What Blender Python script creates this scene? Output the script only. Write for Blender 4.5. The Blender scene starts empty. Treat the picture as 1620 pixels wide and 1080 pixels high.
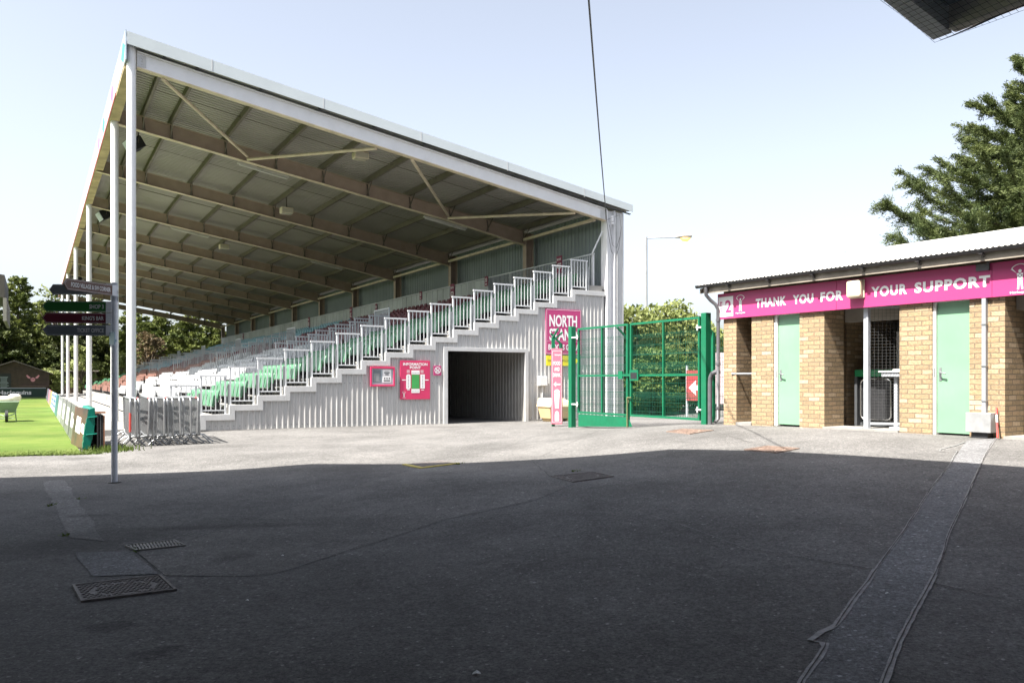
import bpy, math, random
import numpy as np
from mathutils import Vector, Matrix
R = math.radians
rng = np.random.default_rng(7); random.seed(7)
scene = bpy.context.scene
EYE = 1.5
FPX, CXP, HYP = 1286., 810., 602.          # focal length in photo pixels, principal column, horizon row

# ------------------------------------------------------------------ camera, sky, sun, exposure
cam_data = bpy.data.cameras.new('camera'); cam = bpy.data.objects.new('camera', cam_data)
scene.collection.objects.link(cam); scene.camera = cam
cam.location = (0, 0, EYE); cam.rotation_euler = (R(90), 0, 0)
cam_data.sensor_width = 36; cam_data.lens = 36 * FPX / 1620; cam_data.shift_y = 62 / 1620
cam_data.clip_end = 3000; cam_data.clip_start = .05
SUN_EL, SUN_XY = R(57), Vector((-.77, -.637)).normalized()
world = bpy.data.worlds.new('World'); scene.world = world; world.use_nodes = True
wn = world.node_tree.nodes; wl = world.node_tree.links
sky = wn.new('ShaderNodeTexSky'); sky.sky_type = 'NISHITA'; sky.sun_disc = False
sky.sun_elevation = SUN_EL; sky.sun_rotation = math.atan2(SUN_XY.x, SUN_XY.y)
sky.air_density = .9; sky.dust_density = 3.0; sky.ozone_density = 1.2
hs_ = wn.new('ShaderNodeHueSaturation'); hs_.inputs['Saturation'].default_value = .50; wl.new(sky.outputs[0], hs_.inputs['Color'])   # a pale summer sky
wl.new(hs_.outputs[0], wn['Background'].inputs[0]); wn['Background'].inputs[1].default_value = .092
sd = bpy.data.lights.new('sun', 'SUN'); sun = bpy.data.objects.new('sun', sd); scene.collection.objects.link(sun)
sd.energy = 5.0; sd.angle = R(.5); sd.color = (1, .935, .84)
c_ = math.cos(SUN_EL)
sun.rotation_euler = Vector((-SUN_XY.x * c_, -SUN_XY.y * c_, -math.sin(SUN_EL))).to_track_quat('-Z', 'Y').to_euler()
sun.location = (-20, -20, 30)
scene.view_settings.view_transform = 'Standard'; scene.view_settings.look = 'None'
scene.view_settings.exposure = 1.75; scene.view_settings.gamma = 1
scene.cycles.max_bounces = 6; scene.cycles.transparent_max_bounces = 12

# ------------------------------------------------------------------ materials
MATS = {}
def mat(name, col, rough=.6, metal=0, var=.1, scale=3., bump=0., bscale=40., spec=.5, dirt=0., dscale=1.2, dcol=(.12, .1, .08), trans=0., stretch=None):
    if name in MATS: return MATS[name]
    m = bpy.data.materials.new(name); m.use_nodes = True; n = m.node_tree.nodes; l = m.node_tree.links
    b = n['Principled BSDF']; b.inputs['Roughness'].default_value = rough; b.inputs['Metallic'].default_value = metal
    b.inputs['Specular IOR Level'].default_value = spec
    tc = n.new('ShaderNodeTexCoord')
    no = n.new('ShaderNodeTexNoise'); no.inputs['Scale'].default_value = scale; no.inputs['Detail'].default_value = 6
    l.new(tc.outputs['Object'], no.inputs['Vector'])
    rp = n.new('ShaderNodeMapRange'); rp.inputs[1].default_value = .3; rp.inputs[2].default_value = .7
    rp.inputs[3].default_value = 1 - var; rp.inputs[4].default_value = 1 + var
    l.new(no.outputs[0], rp.inputs[0])
    mx = n.new('ShaderNodeMix'); mx.data_type = 'RGBA'; mx.blend_type = 'MULTIPLY'; mx.inputs[0].default_value = 1
    mx.inputs[6].default_value = (*col, 1); l.new(rp.outputs[0], mx.inputs[7]); out = mx.outputs[2]
    if dirt:
        n2 = n.new('ShaderNodeTexNoise'); n2.inputs['Scale'].default_value = dscale; n2.inputs['Detail'].default_value = 9; n2.inputs['Roughness'].default_value = .7
        if stretch:
            mp_ = n.new('ShaderNodeMapping'); mp_.inputs['Scale'].default_value = stretch; l.new(tc.outputs['Object'], mp_.inputs['Vector']); l.new(mp_.outputs[0], n2.inputs['Vector'])
        else: l.new(tc.outputs['Object'], n2.inputs['Vector'])
        r2 = n.new('ShaderNodeMapRange'); r2.inputs[1].default_value = .5; r2.inputs[2].default_value = .75; r2.inputs[3].default_value = 0; r2.inputs[4].default_value = dirt
        l.new(n2.outputs[0], r2.inputs[0])
        m2 = n.new('ShaderNodeMix'); m2.data_type = 'RGBA'; l.new(r2.outputs[0], m2.inputs[0]); l.new(out, m2.inputs[6]); m2.inputs[7].default_value = (*dcol, 1); out = m2.outputs[2]
    l.new(out, b.inputs['Base Color'])
    if bump:
        n3 = n.new('ShaderNodeTexNoise'); n3.inputs['Scale'].default_value = bscale; n3.inputs['Detail'].default_value = 4
        l.new(tc.outputs['Object'], n3.inputs['Vector'])
        bp = n.new('ShaderNodeBump'); bp.inputs['Strength'].default_value = bump; bp.inputs['Distance'].default_value = .01
        l.new(n3.outputs[0], bp.inputs['Height']); l.new(bp.outputs[0], b.inputs['Normal'])
    if trans:
        tr = n.new('ShaderNodeBsdfTranslucent'); l.new(out, tr.inputs[0]); ms = n.new('ShaderNodeMixShader'); ms.inputs[0].default_value = trans
        l.new(b.outputs[0], ms.inputs[1]); l.new(tr.outputs[0], ms.inputs[2]); l.new(ms.outputs[0], n['Material Output'].inputs[0])
    MATS[name] = m
    return m

STAINS = [(-2.35, 6.85, .13, .26), (-3.85, 7.7, .7, .6), (-4.2, 7.2, .6, .4), (-3.2, 8.2, .6, .12), (-2.6, 8.3, .55, .10), (-2.45, 4.95, .18, .12), (-1.95, 4.45, .14, .09), (-4.7, 9.0, .2, .14), (-7.9, 14.9, .4, .25), (-1.2, 7.4, .5, .16), (2.6, 7.0, .6, .35), (1.2, 9.2, .9, .4), (4.6, 5.5, .5, .3), (.4, 6.2, .5, .22), (-1.0, 9.9, 1.2, .5)]
def asphalt(name, base, stain):
    m = bpy.data.materials.new(name); m.use_nodes = True; n = m.node_tree.nodes; l = m.node_tree.links; b = n['Principled BSDF']
    b.inputs['Roughness'].default_value = .88; b.inputs['Specular IOR Level'].default_value = .3
    tc = n.new('ShaderNodeTexCoord')
    def noise(s, d=5, r=.6):
        t = n.new('ShaderNodeTexNoise'); t.inputs['Scale'].default_value = s; t.inputs['Detail'].default_value = d; t.inputs['Roughness'].default_value = r
        l.new(tc.outputs['Object'], t.inputs['Vector']); return t
    def rng_(src, a, b_, c, d):
        t = n.new('ShaderNodeMapRange'); t.inputs[1].default_value = a; t.inputs[2].default_value = b_; t.inputs[3].default_value = c; t.inputs[4].default_value = d
        l.new(src, t.inputs[0]); return t.outputs[0]
    def mul(a, b_):
        t = n.new('ShaderNodeMath'); t.operation = 'MULTIPLY'; l.new(a, t.inputs[0]); l.new(b_, t.inputs[1]); return t.outputs[0]
    fine = rng_(noise(48, 4, .85).outputs[0], .32, .68, .45, 1.55)
    mid = rng_(noise(6, 6, .7).outputs[0], .3, .7, .84, 1.14)
    big = rng_(noise(.55, 6, .65).outputs[0], .35, .66, .72, 1.20)
    st = rng_(noise(1.5, 8, .75).outputs[0], .60, .74, 1, stain)
    vo = n.new('ShaderNodeTexVoronoi'); vo.inputs['Scale'].default_value = 62; l.new(tc.outputs['Object'], vo.inputs['Vector'])
    chips = mul(rng_(vo.outputs['Color'], .86, .99, 1, 2.8), rng_(noise(20, 4, .8).outputs[0], .3, .7, .68, 1.32))
    v = mul(mul(mul(fine, mid), mul(big, st)), chips)
    gv = n.new('ShaderNodeTexVoronoi'); gv.inputs['Scale'].default_value = 2.2; l.new(tc.outputs['Object'], gv.inputs['Vector'])
    v = mul(v, rng_(gv.outputs['Distance'], .035, .055, 1.45, 1))
    nd = noise(2.6, 6, .75); ofs = n.new('ShaderNodeVectorMath'); ofs.operation = 'MULTIPLY_ADD'; ofs.inputs[1].default_value = (.55, .55, 0); l.new(nd.outputs['Color'], ofs.inputs[0]); l.new(tc.outputs['Object'], ofs.inputs[2])
    for i_, (sx, sy, rx, ry) in enumerate(STAINS):
        sb_ = n.new('ShaderNodeVectorMath'); sb_.operation = 'SUBTRACT'; sb_.inputs[1].default_value = (sx + .275, sy + .275, 0); l.new(ofs.outputs[0], sb_.inputs[0])
        ml = n.new('ShaderNodeVectorMath'); ml.operation = 'MULTIPLY'; ml.inputs[1].default_value = (1 / rx, 1 / ry, 0); l.new(sb_.outputs[0], ml.inputs[0])
        le = n.new('ShaderNodeVectorMath'); le.operation = 'LENGTH'; l.new(ml.outputs[0], le.inputs[0]); v = mul(v, rng_(le.outputs['Value'], .45, 1.25, .62 if i_ < 9 else .84, 1))
    mx = n.new('ShaderNodeMix'); mx.data_type = 'RGBA'; mx.blend_type = 'MULTIPLY'; mx.inputs[0].default_value = 1; mx.inputs[6].default_value = (*base, 1)
    l.new(v, mx.inputs[7]); l.new(mx.outputs[2], b.inputs['Base Color'])
    bp = n.new('ShaderNodeBump'); bp.inputs['Strength'].default_value = .8; bp.inputs['Distance'].default_value = .008
    l.new(noise(70, 4, .85).outputs[0], bp.inputs['Height']); l.new(bp.outputs[0], b.inputs['Normal'])
    return m
A_ROAD = asphalt('asphalt', (.133, .131, .129), .68)
A_PATCH = asphalt('asphalt_patch', (.185, .183, .181), .65)
A_TRENCH = asphalt('asphalt_trench', (.166, .169, .176), .8); A_PATCH2 = asphalt('asphalt_old_patch', (.149, .146, .142), .7)
A_SEAL = mat('bitumen_seal', (.19, .192, .20), .55, var=.35, scale=14, bump=.5)
A_CRACK = mat('crack', (.05, .048, .046), .95, var=.3, scale=20)

def brick_mat():
    m = bpy.data.materials.new('buff_brick'); m.use_nodes = True; n = m.node_tree.nodes; l = m.node_tree.links; b = n['Principled BSDF']
    b.inputs['Roughness'].default_value = .85; b.inputs['Specular IOR Level'].default_value = .25
    uv = n.new('ShaderNodeUVMap'); uv.uv_map = 'UVMap'
    wob = n.new('ShaderNodeTexNoise'); wob.inputs['Scale'].default_value = 9; wob.inputs['Detail'].default_value = 3; l.new(uv.outputs[0], wob.inputs['Vector'])
    sc = n.new('ShaderNodeVectorMath'); sc.operation = 'MULTIPLY_ADD'; sc.inputs[1].default_value = (.012, .012, 0); l.new(wob.outputs['Color'], sc.inputs[0]); l.new(uv.outputs[0], sc.inputs[2])
    br = n.new('ShaderNodeTexBrick'); br.inputs['Scale'].default_value = 1; br.inputs['Brick Width'].default_value = .225; br.inputs['Row Height'].default_value = .075
    br.inputs['Mortar Size'].default_value = .008; br.inputs['Mortar Smooth'].default_value = .2; br.inputs['Bias'].default_value = 0
    br.inputs['Color1'].default_value = (.0, .0, .0, 1); br.inputs['Color2'].default_value = (1, 1, 1, 1); br.inputs['Mortar'].default_value = (.5, .5, .5, 1)
    l.new(sc.outputs[0], br.inputs['Vector'])
    cr = n.new('ShaderNodeValToRGB'); cr.color_ramp.elements[0].color = (.30, .22, .14, 1); cr.color_ramp.elements[1].color = (.45, .36, .255, 1)
    for p, c in ((.25, (.35, .255, .15, 1)), (.5, (.27, .20, .125, 1)), (.75, (.37, .26, .16, 1))): e = cr.color_ramp.elements.new(p); e.color = c
    l.new(br.outputs['Color'], cr.inputs[0])
    no = n.new('ShaderNodeTexNoise'); no.inputs['Scale'].default_value = 26; no.inputs['Detail'].default_value = 7; no.inputs['Roughness'].default_value = .7; l.new(uv.outputs[0], no.inputs['Vector'])
    rp = n.new('ShaderNodeMapRange'); rp.inputs[1].default_value = .3; rp.inputs[2].default_value = .7; rp.inputs[3].default_value = .74; rp.inputs[4].default_value = 1.25; l.new(no.outputs[0], rp.inputs[0])
    mx = n.new('ShaderNodeMix'); mx.data_type = 'RGBA'; mx.blend_type = 'MULTIPLY'; mx.inputs[0].default_value = 1; l.new(cr.outputs[0], mx.inputs[6]); l.new(rp.outputs[0], mx.inputs[7])
    mm = n.new('ShaderNodeMix'); mm.data_type = 'RGBA'; l.new(br.outputs['Fac'], mm.inputs[0]); l.new(mx.outputs[2], mm.inputs[6]); mm.inputs[7].default_value = (.19, .155, .11, 1)  # mortar colour darkened to carry the shadow of the recessed joints
    l.new(mm.outputs[2], b.inputs['Base Color'])
    hs = n.new('ShaderNodeMath'); hs.operation = 'MULTIPLY_ADD'; hs.inputs[1].default_value = -1.3; l.new(br.outputs['Fac'], hs.inputs[0]); l.new(no.outputs[0], hs.inputs[2])
    bp = n.new('ShaderNodeBump'); bp.inputs['Strength'].default_value = .9; bp.inputs['Distance'].default_value = .012; l.new(hs.outputs[0], bp.inputs['Height']); l.new(bp.outputs[0], b.inputs['Normal'])
    return m
BRICK = brick_mat()
def foliage_mat(name, c1, c2, trans=.2, scale=.9):
    m = bpy.data.materials.new(name); m.use_nodes = True; n = m.node_tree.nodes; l = m.node_tree.links; b = n['Principled BSDF']
    b.inputs['Roughness'].default_value = .6; b.inputs['Specular IOR Level'].default_value = .3
    tc = n.new('ShaderNodeTexCoord'); no = n.new('ShaderNodeTexNoise'); no.inputs['Scale'].default_value = scale; no.inputs['Detail'].default_value = 6; no.inputs['Roughness'].default_value = .8
    l.new(tc.outputs['Object'], no.inputs['Vector'])
    cr = n.new('ShaderNodeValToRGB'); cr.color_ramp.elements[0].position = .35; cr.color_ramp.elements[1].position = .68
    cr.color_ramp.elements[0].color = (*c1, 1); cr.color_ramp.elements[1].color = (*c2, 1); l.new(no.outputs[0], cr.inputs[0]); l.new(cr.outputs[0], b.inputs['Base Color'])
    tr = n.new('ShaderNodeBsdfTranslucent'); l.new(cr.outputs[0], tr.inputs[0]); ms = n.new('ShaderNodeMixShader'); ms.inputs[0].default_value = trans
    l.new(b.outputs[0], ms.inputs[1]); l.new(tr.outputs[0], ms.inputs[2]); l.new(ms.outputs[0], n['Material Output'].inputs[0])
    return m
F_CYP = foliage_mat('cypress_foliage', (.035, .06, .022), (.13, .155, .045))
F_DARK = foliage_mat('conifer_foliage', (.022, .04, .012), (.11, .125, .03), .15, .35)
F_MID = foliage_mat('yew_foliage', (.035, .06, .015), (.16, .18, .04), .2, .4)
F_BUSH = foliage_mat('broadleaf_foliage', (.13, .17, .05), (.30, .33, .12), .35, 1.2)
F_HEDGE = foliage_mat('hedge_foliage', (.045, .09, .02), (.12, .17, .04), .2, 1.5)
F_RED = foliage_mat('copper_foliage', (.05, .045, .022), (.15, .10, .05), .2, .8)
F_GRASS = foliage_mat('grass_blades', (.06, .105, .015), (.13, .17, .04), .3, 3)
WHITE = mat('white_steel', (.68, .69, .71), .4, var=.04, dirt=.12, dscale=2.5, dcol=(.45, .38, .28))
CLAD = mat('grey_cladding', (.45, .45, .447), .45, var=.06, scale=1.2, dirt=.34, dscale=2.2, dcol=(.27, .23, .19), stretch=(3, 3, .22))
TRIM = mat('grey_trim', (.48, .488, .495), .42, var=.06, dirt=.3, dscale=3, dcol=(.3, .27, .23), stretch=(2, 2, .5))
SHEET = mat('roof_sheet', (.285, .268, .25), .55, var=.12, scale=.5, dirt=.25, dscale=.9, dcol=(.16, .15, .12))
RAFT = mat('rafter_steel', (.34, .265, .21), .6, var=.1, dirt=.2, dscale=2, dcol=(.25, .17, .1))
FLANGE = mat('rafter_flange', (.58, .50, .38), .6, var=.15, dirt=.35, dscale=4, dcol=(.3, .17, .07))
PURL = mat('purlin_steel', (.115, .10, .08), .6, var=.15, dirt=.2, dscale=3)
VERGE = mat('verge_metal', (.48, .53, .55), .4, var=.05, scale=1)
BACKCLAD = mat('rear_cladding', (.19, .225, .23), .55, var=.1, scale=1)
CONC = mat('concrete', (.25, .245, .235), .85, var=.14, scale=4, bump=.2, dirt=.3, dscale=1.5, dcol=(.18, .17, .16))
GALV = mat('galvanised', (.36, .375, .39), .36, .7, var=.16, scale=9, dirt=.15, dscale=8, dcol=(.25, .25, .26))
RAILW = mat('rail_paint', (.52, .54, .56), .4, var=.05, scale=8)
GREY = mat('grey_paint', (.42, .45, .49), .45, var=.08, scale=6)
DARK = mat('dark_plastic', (.02, .021, .024), .5, var=.2, scale=8)
DKGREY = mat('dark_grey', (.06, .065, .072), .5, var=.15, scale=8)
BLACK = mat('gutter_black', (.03, .03, .033), .4, var=.2, scale=8)
PIPE = mat('downpipe_grey', (.09, .09, .10), .4, var=.2, scale=6)
GREEN = mat('gate_green', (.003, .125, .058), .38, var=.1, scale=6, dirt=.1, dscale=5, dcol=(.1, .13, .1))
WIRE = mat('fence_wire', (.006, .075, .045), .5, var=.1)
PINK = mat('sign_magenta', (.43, .042, .165), .45, var=.04, scale=1)
CRIMS = mat('sign_crimson', (.56, .035, .12), .45, var=.04, scale=1)
ROSE = mat('sign_faded_rose', (.62, .17, .25), .5, var=.06, scale=1)
LETTER = mat('white_lettering', (.80, .80, .80), .5, var=.02)
DOOR = mat('mint_door', (.18, .35, .225), .45, var=.07, scale=1.5, dirt=.3, dscale=5, dcol=(.24, .33, .26), stretch=(1, 1, .4))
FRAMEW = mat('white_frame', (.74, .74, .72), .5, var=.04)
ROOFW = mat('fibre_cement', (.62, .61, .59), .8, var=.1, scale=2, dirt=.12, dscale=2)
WOOD = mat('weathered_timber', (.26, .23, .19), .8, var=.25, scale=5, bump=.3, bscale=20)
SHEDW = mat('brown_timber', (.052, .034, .028), .8, var=.25, scale=3)
BARK = mat('bark', (.10, .075, .055), .9, var=.3, scale=6, bump=.5)
CREAM = mat('cream_plastic', (.62, .55, .42), .5, var=.06)
IRON = mat('cast_iron', (.17, .155, .15), .6, .3, var=.3, scale=18, bump=.3)
YELLOW = mat('yellow_paint', (.45, .38, .10), .7, var=.25, scale=8)
RED = mat('red_paint', (.50, .04, .035), .5, var=.1)

# ------------------------------------------------------------------ mesh builder
COL = scene.collection
class MB:
    def __init__(s): s.v = []; s.f = []; s.mi = []; s.sm = []; s.M = None
    def add(s, vs, fs, mi=0, smooth=False):
        b = len(s.v)
        for p in vs:
            p = Vector(p); s.v.append(tuple(s.M @ p if s.M else p))
        for f in fs: s.f.append([b + i for i in f]); s.mi.append(mi); s.sm.append(smooth)
        return s
    def box(s, x0, x1, y0, y1, z0, z1, mi=0):
        v = [(x0, y0, z0), (x1, y0, z0), (x1, y1, z0), (x0, y1, z0), (x0, y0, z1), (x1, y0, z1), (x1, y1, z1), (x0, y1, z1)]
        return s.add(v, [(0, 3, 2, 1), (4, 5, 6, 7), (0, 1, 5, 4), (1, 2, 6, 5), (2, 3, 7, 6), (3, 0, 4, 7)], mi)
    def bar(s, p, q, w, h, up=(0, 0, 1), mi=0):
        p = Vector(p); q = Vector(q); d = (q - p).normalized(); a = d.cross(Vector(up)).normalized(); u = a.cross(d).normalized()
        a *= w / 2; u *= h / 2
        v = [p - a - u, p + a - u, p + a + u, p - a + u, q - a - u, q + a - u, q + a + u, q - a + u]
        return s.add(v, [(3, 2, 1, 0), (4, 5, 6, 7), (0, 1, 5, 4), (1, 2, 6, 5), (2, 3, 7, 6), (3, 0, 4, 7)], mi)
    def tube(s, pts, r, n=8, mi=0, cap=True):
        pts = [Vector(p) for p in pts]; vs = []; fs = []; rr = r if isinstance(r, (list, tuple)) else [r] * len(pts)
        ref = None
        for i, p in enumerate(pts):
            d = (pts[min(i + 1, len(pts) - 1)] - pts[max(i - 1, 0)]).normalized()
            if ref is None: ref = Vector((0, 0, 1)) if abs(d.z) < .9 else Vector((1, 0, 0))
            a = d.cross(ref).normalized(); b = d.cross(a).normalized(); ref = b.cross(d).normalized() if False else ref
            for k in range(n):
                t = 2 * math.pi * k / n; vs.append(p + (a * math.cos(t) + b * math.sin(t)) * rr[i])
        for i in range(len(pts) - 1):
            for k in range(n):
                fs.append((i * n + k, i * n + (k + 1) % n, (i + 1) * n + (k + 1) % n, (i + 1) * n + k))
        s.add(vs, fs, mi, True)
        if cap:
            s.add(vs[:n], [tuple(range(n))], mi); s.add(vs[-n:], [tuple(range(n - 1, -1, -1))], mi)
        return s
    def prism(s, poly, ext, mi=0, mi_side=None):
        ext = Vector(ext); n = len(poly); p = [Vector(q) for q in poly]; v = p + [q + ext for q in p]
        s.add(v, [tuple(range(n - 1, -1, -1)), tuple(range(n, 2 * n))], mi)
        return s.add(v, [(i, (i + 1) % n, n + (i + 1) % n, n + i) for i in range(n)], mi if mi_side is None else mi_side)
    def poly(s, o, ux, uz, pts, mi=0):
        o = Vector(o); ux = Vector(ux); uz = Vector(uz)
        return s.add([o + ux * a + uz * b for a, b in pts], [tuple(range(len(pts)))], mi)
    def rect(s, o, ux, uz, x0, x1, z0, z1, mi=0): return s.poly(o, ux, uz, [(x0, z0), (x1, z0), (x1, z1), (x0, z1)], mi)
    def disc(s, o, ux, uz, cx, cz, r, mi=0, n=24, r2=None, a0=0, a1=360):
        if r2 is None: return s.poly(o, ux, uz, [(cx + r * math.cos(2 * math.pi * k / n), cz + r * math.sin(2 * math.pi * k / n)) for k in range(n)], mi)
        for k in range(n):
            t0 = R(a0 + (a1 - a0) * k / n); t1 = R(a0 + (a1 - a0) * (k + 1) / n)
            s.poly(o, ux, uz, [(cx + r2 * math.cos(t0), cz + r2 * math.sin(t0)), (cx + r * math.cos(t0), cz + r * math.sin(t0)), (cx + r * math.cos(t1), cz + r * math.sin(t1)), (cx + r2 * math.cos(t1), cz + r2 * math.sin(t1))], mi)
        return s
    def text(s, body, o, ux, uz, w, h, mi=0, bold=.02, sp=1.):
        vs, fs = text_geo(body, bold, sp); xs = [v[0] for v in vs]; ys = [v[1] for v in vs]
        x0, x1, y0, y1 = min(xs), max(xs), min(ys), max(ys); o = Vector(o); ux = Vector(ux); uz = Vector(uz)
        kx = w / (x1 - x0); ky = h / (y1 - y0) if h else kx
        return s.add([o + ux * ((v[0] - (x0 + x1) / 2) * kx) + uz * ((v[1] - (y0 + y1) / 2) * ky) for v in vs], fs, mi)
    def build(s, name, mats, parent=None, bevel=0, loc=None, rz=0):
        me = bpy.data.meshes.new(name); me.from_pydata(s.v, [], s.f)
        for m in (mats if isinstance(mats, (list, tuple)) else [mats]): me.materials.append(m)
        me.polygons.foreach_set('material_index', s.mi); me.polygons.foreach_set('use_smooth', s.sm)
        uv = me.uv_layers.new(name='UVMap'); me.update()
        co = np.empty(len(me.vertices) * 3, 'f'); me.vertices.foreach_get('co', co); co = co.reshape(-1, 3)
        li = np.empty(len(me.loops), 'i'); me.loops.foreach_get('vertex_index', li)
        lt = np.empty(len(me.polygons), 'i'); me.polygons.foreach_get('loop_total', lt)
        no = np.empty(len(me.polygons) * 3, 'f'); me.polygons.foreach_get('normal', no); no = np.abs(no.reshape(-1, 3))
        ax = np.repeat(np.argmax(no, 1), lt); P = co[li]
        u = np.where(ax == 0, P[:, 1] + .11, P[:, 0]); v = np.where(ax == 2, P[:, 1], P[:, 2])
        uv.data.foreach_set('uv', np.stack([u, v], 1).astype('f').ravel())
        o = bpy.data.objects.new(name, me); COL.objects.link(o)
        if parent: o.parent = parent
        if loc is not None: o.location = loc; o.rotation_euler = (0, 0, rz)
        if bevel:
            b = o.modifiers.new('bevel', 'BEVEL'); b.width = bevel; b.segments = 2; b.limit_method = 'ANGLE'; b.angle_limit = R(40)
        return o
_tc = {}
def text_geo(body, bold, sp=1.):
    k = (body, bold, sp)
    if k not in _tc:
        c = bpy.data.curves.new('t', 'FONT'); c.body = body; c.offset = bold; c.resolution_u = 3; c.space_line = .85; c.space_character = sp; c.align_x = 'CENTER'
        o = bpy.data.objects.new('t', c); COL.objects.link(o); bpy.context.view_layer.update()
        e = o.evaluated_get(bpy.context.evaluated_depsgraph_get()); me = e.to_mesh()
        _tc[k] = ([tuple(v.co) for v in me.vertices], [tuple(p.vertices) for p in me.polygons]); e.to_mesh_clear()
        bpy.data.objects.remove(o); bpy.data.curves.remove(c)
    return _tc[k]
def tag(o, label=None, cat=None, group=None, kind=None):
    if label: o['label'] = label
    if cat: o['category'] = cat
    if group: o['group'] = group
    if kind: o['kind'] = kind
    return o
def thing(name, label, cat, loc=(0, 0, 0), rz=0, group=None):
    o = bpy.data.objects.new(name, None); o.empty_display_size = .2; COL.objects.link(o); o.location = loc; o.rotation_euler = (0, 0, rz)
    return tag(o, label, cat, group)
def dup(root, loc, rz=None, label=None):
    r = root.copy(); COL.objects.link(r); r.location = loc
    if rz is not None: r.rotation_euler = (0, 0, rz)
    if label: r['label'] = label
    for ch in root.children:
        c = ch.copy(); COL.objects.link(c); c.parent = r
        for g in ch.children: d = g.copy(); COL.objects.link(d); d.parent = c
    return r
class Frame:
    def __init__(s, o, a): s.o = Vector(o); s.a = a; s.m = Matrix.Translation(s.o) @ Matrix.Rotation(a, 4, 'Z')
    def w(s, p): return s.m @ Vector(p)
    def inv(s, p): return s.m.inverted() @ Vector(p)
S = Frame((-9.69, 20.69, .18), math.atan2(.506, .862))        # the stand: x along its end wall, y along its length
G = Frame((4.108, 15.77, .70), math.atan2(-.828, .56))        # the turnstile building: x along its front, y into it
T = Frame((1.5, 20.3, .0), math.atan2(-.865, .502))           # the green gate

# ------------------------------------------------------------------ the ground
CP = [(0, 0, 0), (0, 4, 0), (-3, 4, 0), (-6, 4, 0), (3, 1.5, .03), (1.6, 3.9, .06), (2.5, 5.5, .2), (3.75, 7.3, .37), (5.4, 9.6, .54), (6.4, 11.3, .64),
      (-5.9, 12, 0), (-5.9, 8, 0), (-2, 8, .02), (-8, 13, .02), (-1.35, 13.4, .09), (.9, 10.2, .26), (3.57, 11.2, .54), (3.2, 14.6, .58), (1.2, 13.4, .27), (-9, 8, 0),
      (-8, 16.5, .1), (-6.5, 17, .14), (-9.6, 15, .05), (1.5, 20.3, .31), (3.9, 16.1, .66), (2.6, 18.2, .42), (5, 20, .5), (4, 24, .4), (8, 30, .4), (3, 30, .3), (0, 17, .2), (-3, 17, .15), (1, 16, .28)]
for t in (0, 1, 2, 3, 4, 5, 6, 7.5): p = G.w((t, 0, 0)); CP.append((p.x, p.y, .70)); p = G.w((t, 3, 0)); CP.append((p.x, p.y, .70))
for s_ in (1.7, 4, 6, 8, 10, 12, 14.5): p = S.w((s_, 0, 0)); CP.append((p.x, p.y, .17)); p = S.w((s_, 4, 0)); CP.append((p.x, p.y, .15))
for n_ in (-3, 2, 10, 25, 50, 80):
    for s_ in (-12, -5, -2, 1): p = S.w((s_, n_, 0)); CP.append((p.x, p.y, .08))
CPA = np.array(CP)
def ground(X, Y):
    X = np.asarray(X, float); Y = np.asarray(Y, float); num = np.zeros(X.shape); den = np.zeros(X.shape)
    for x, y, z in CPA:
        d2 = (X - x) ** 2 + (Y - y) ** 2; w = np.exp(-d2 / (2 * 1.5 ** 2)) + 2e-5 / (1 + d2 / 40) ** 2
        num += w * z; den += w
    return num / den
def gz(x, y): return float(ground(x, y))
def gp(px, py, dz=0.):
    "where the sight line through a point of the photograph meets the tarmac"
    u, v = (px - CXP) / FPX, (py - HYP) / FPX; k = 1.4 / v
    for _ in range(40): k += .6 * ((EYE - gz(u * k, k)) / v - k)
    return Vector((u * k, k, gz(u * k, k) + dz))
def axis(a, b, step, far):
    c = list(np.arange(a, b + 1e-6, step)); lo = []; d = step; x = a
    while x > -far: d *= 1.35; x -= d; lo.append(x)
    hi = []; d = step; x = c[-1]
    while x < far: d *= 1.35; x += d; hi.append(x)
    return np.array(lo[::-1] + c + hi)
xs = axis(-13, 12, .2, 500); ys = axis(-3, 27, .2, 500)
GX, GY = np.meshgrid(xs, ys); GZ = ground(GX, GY); nx, ny = len(xs), len(ys)
m = MB(); m.v = list(zip(GX.ravel().tolist(), GY.ravel().tolist(), GZ.ravel().tolist()))
m.f = [(j * nx + i, j * nx + i + 1, (j + 1) * nx + i + 1, (j + 1) * nx + i) for j in range(ny - 1) for i in range(nx - 1)]; m.mi = [0] * len(m.f); m.sm = [True] * len(m.f)
tag(m.build('tarmac_ground', A_ROAD), kind='structure')

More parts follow.
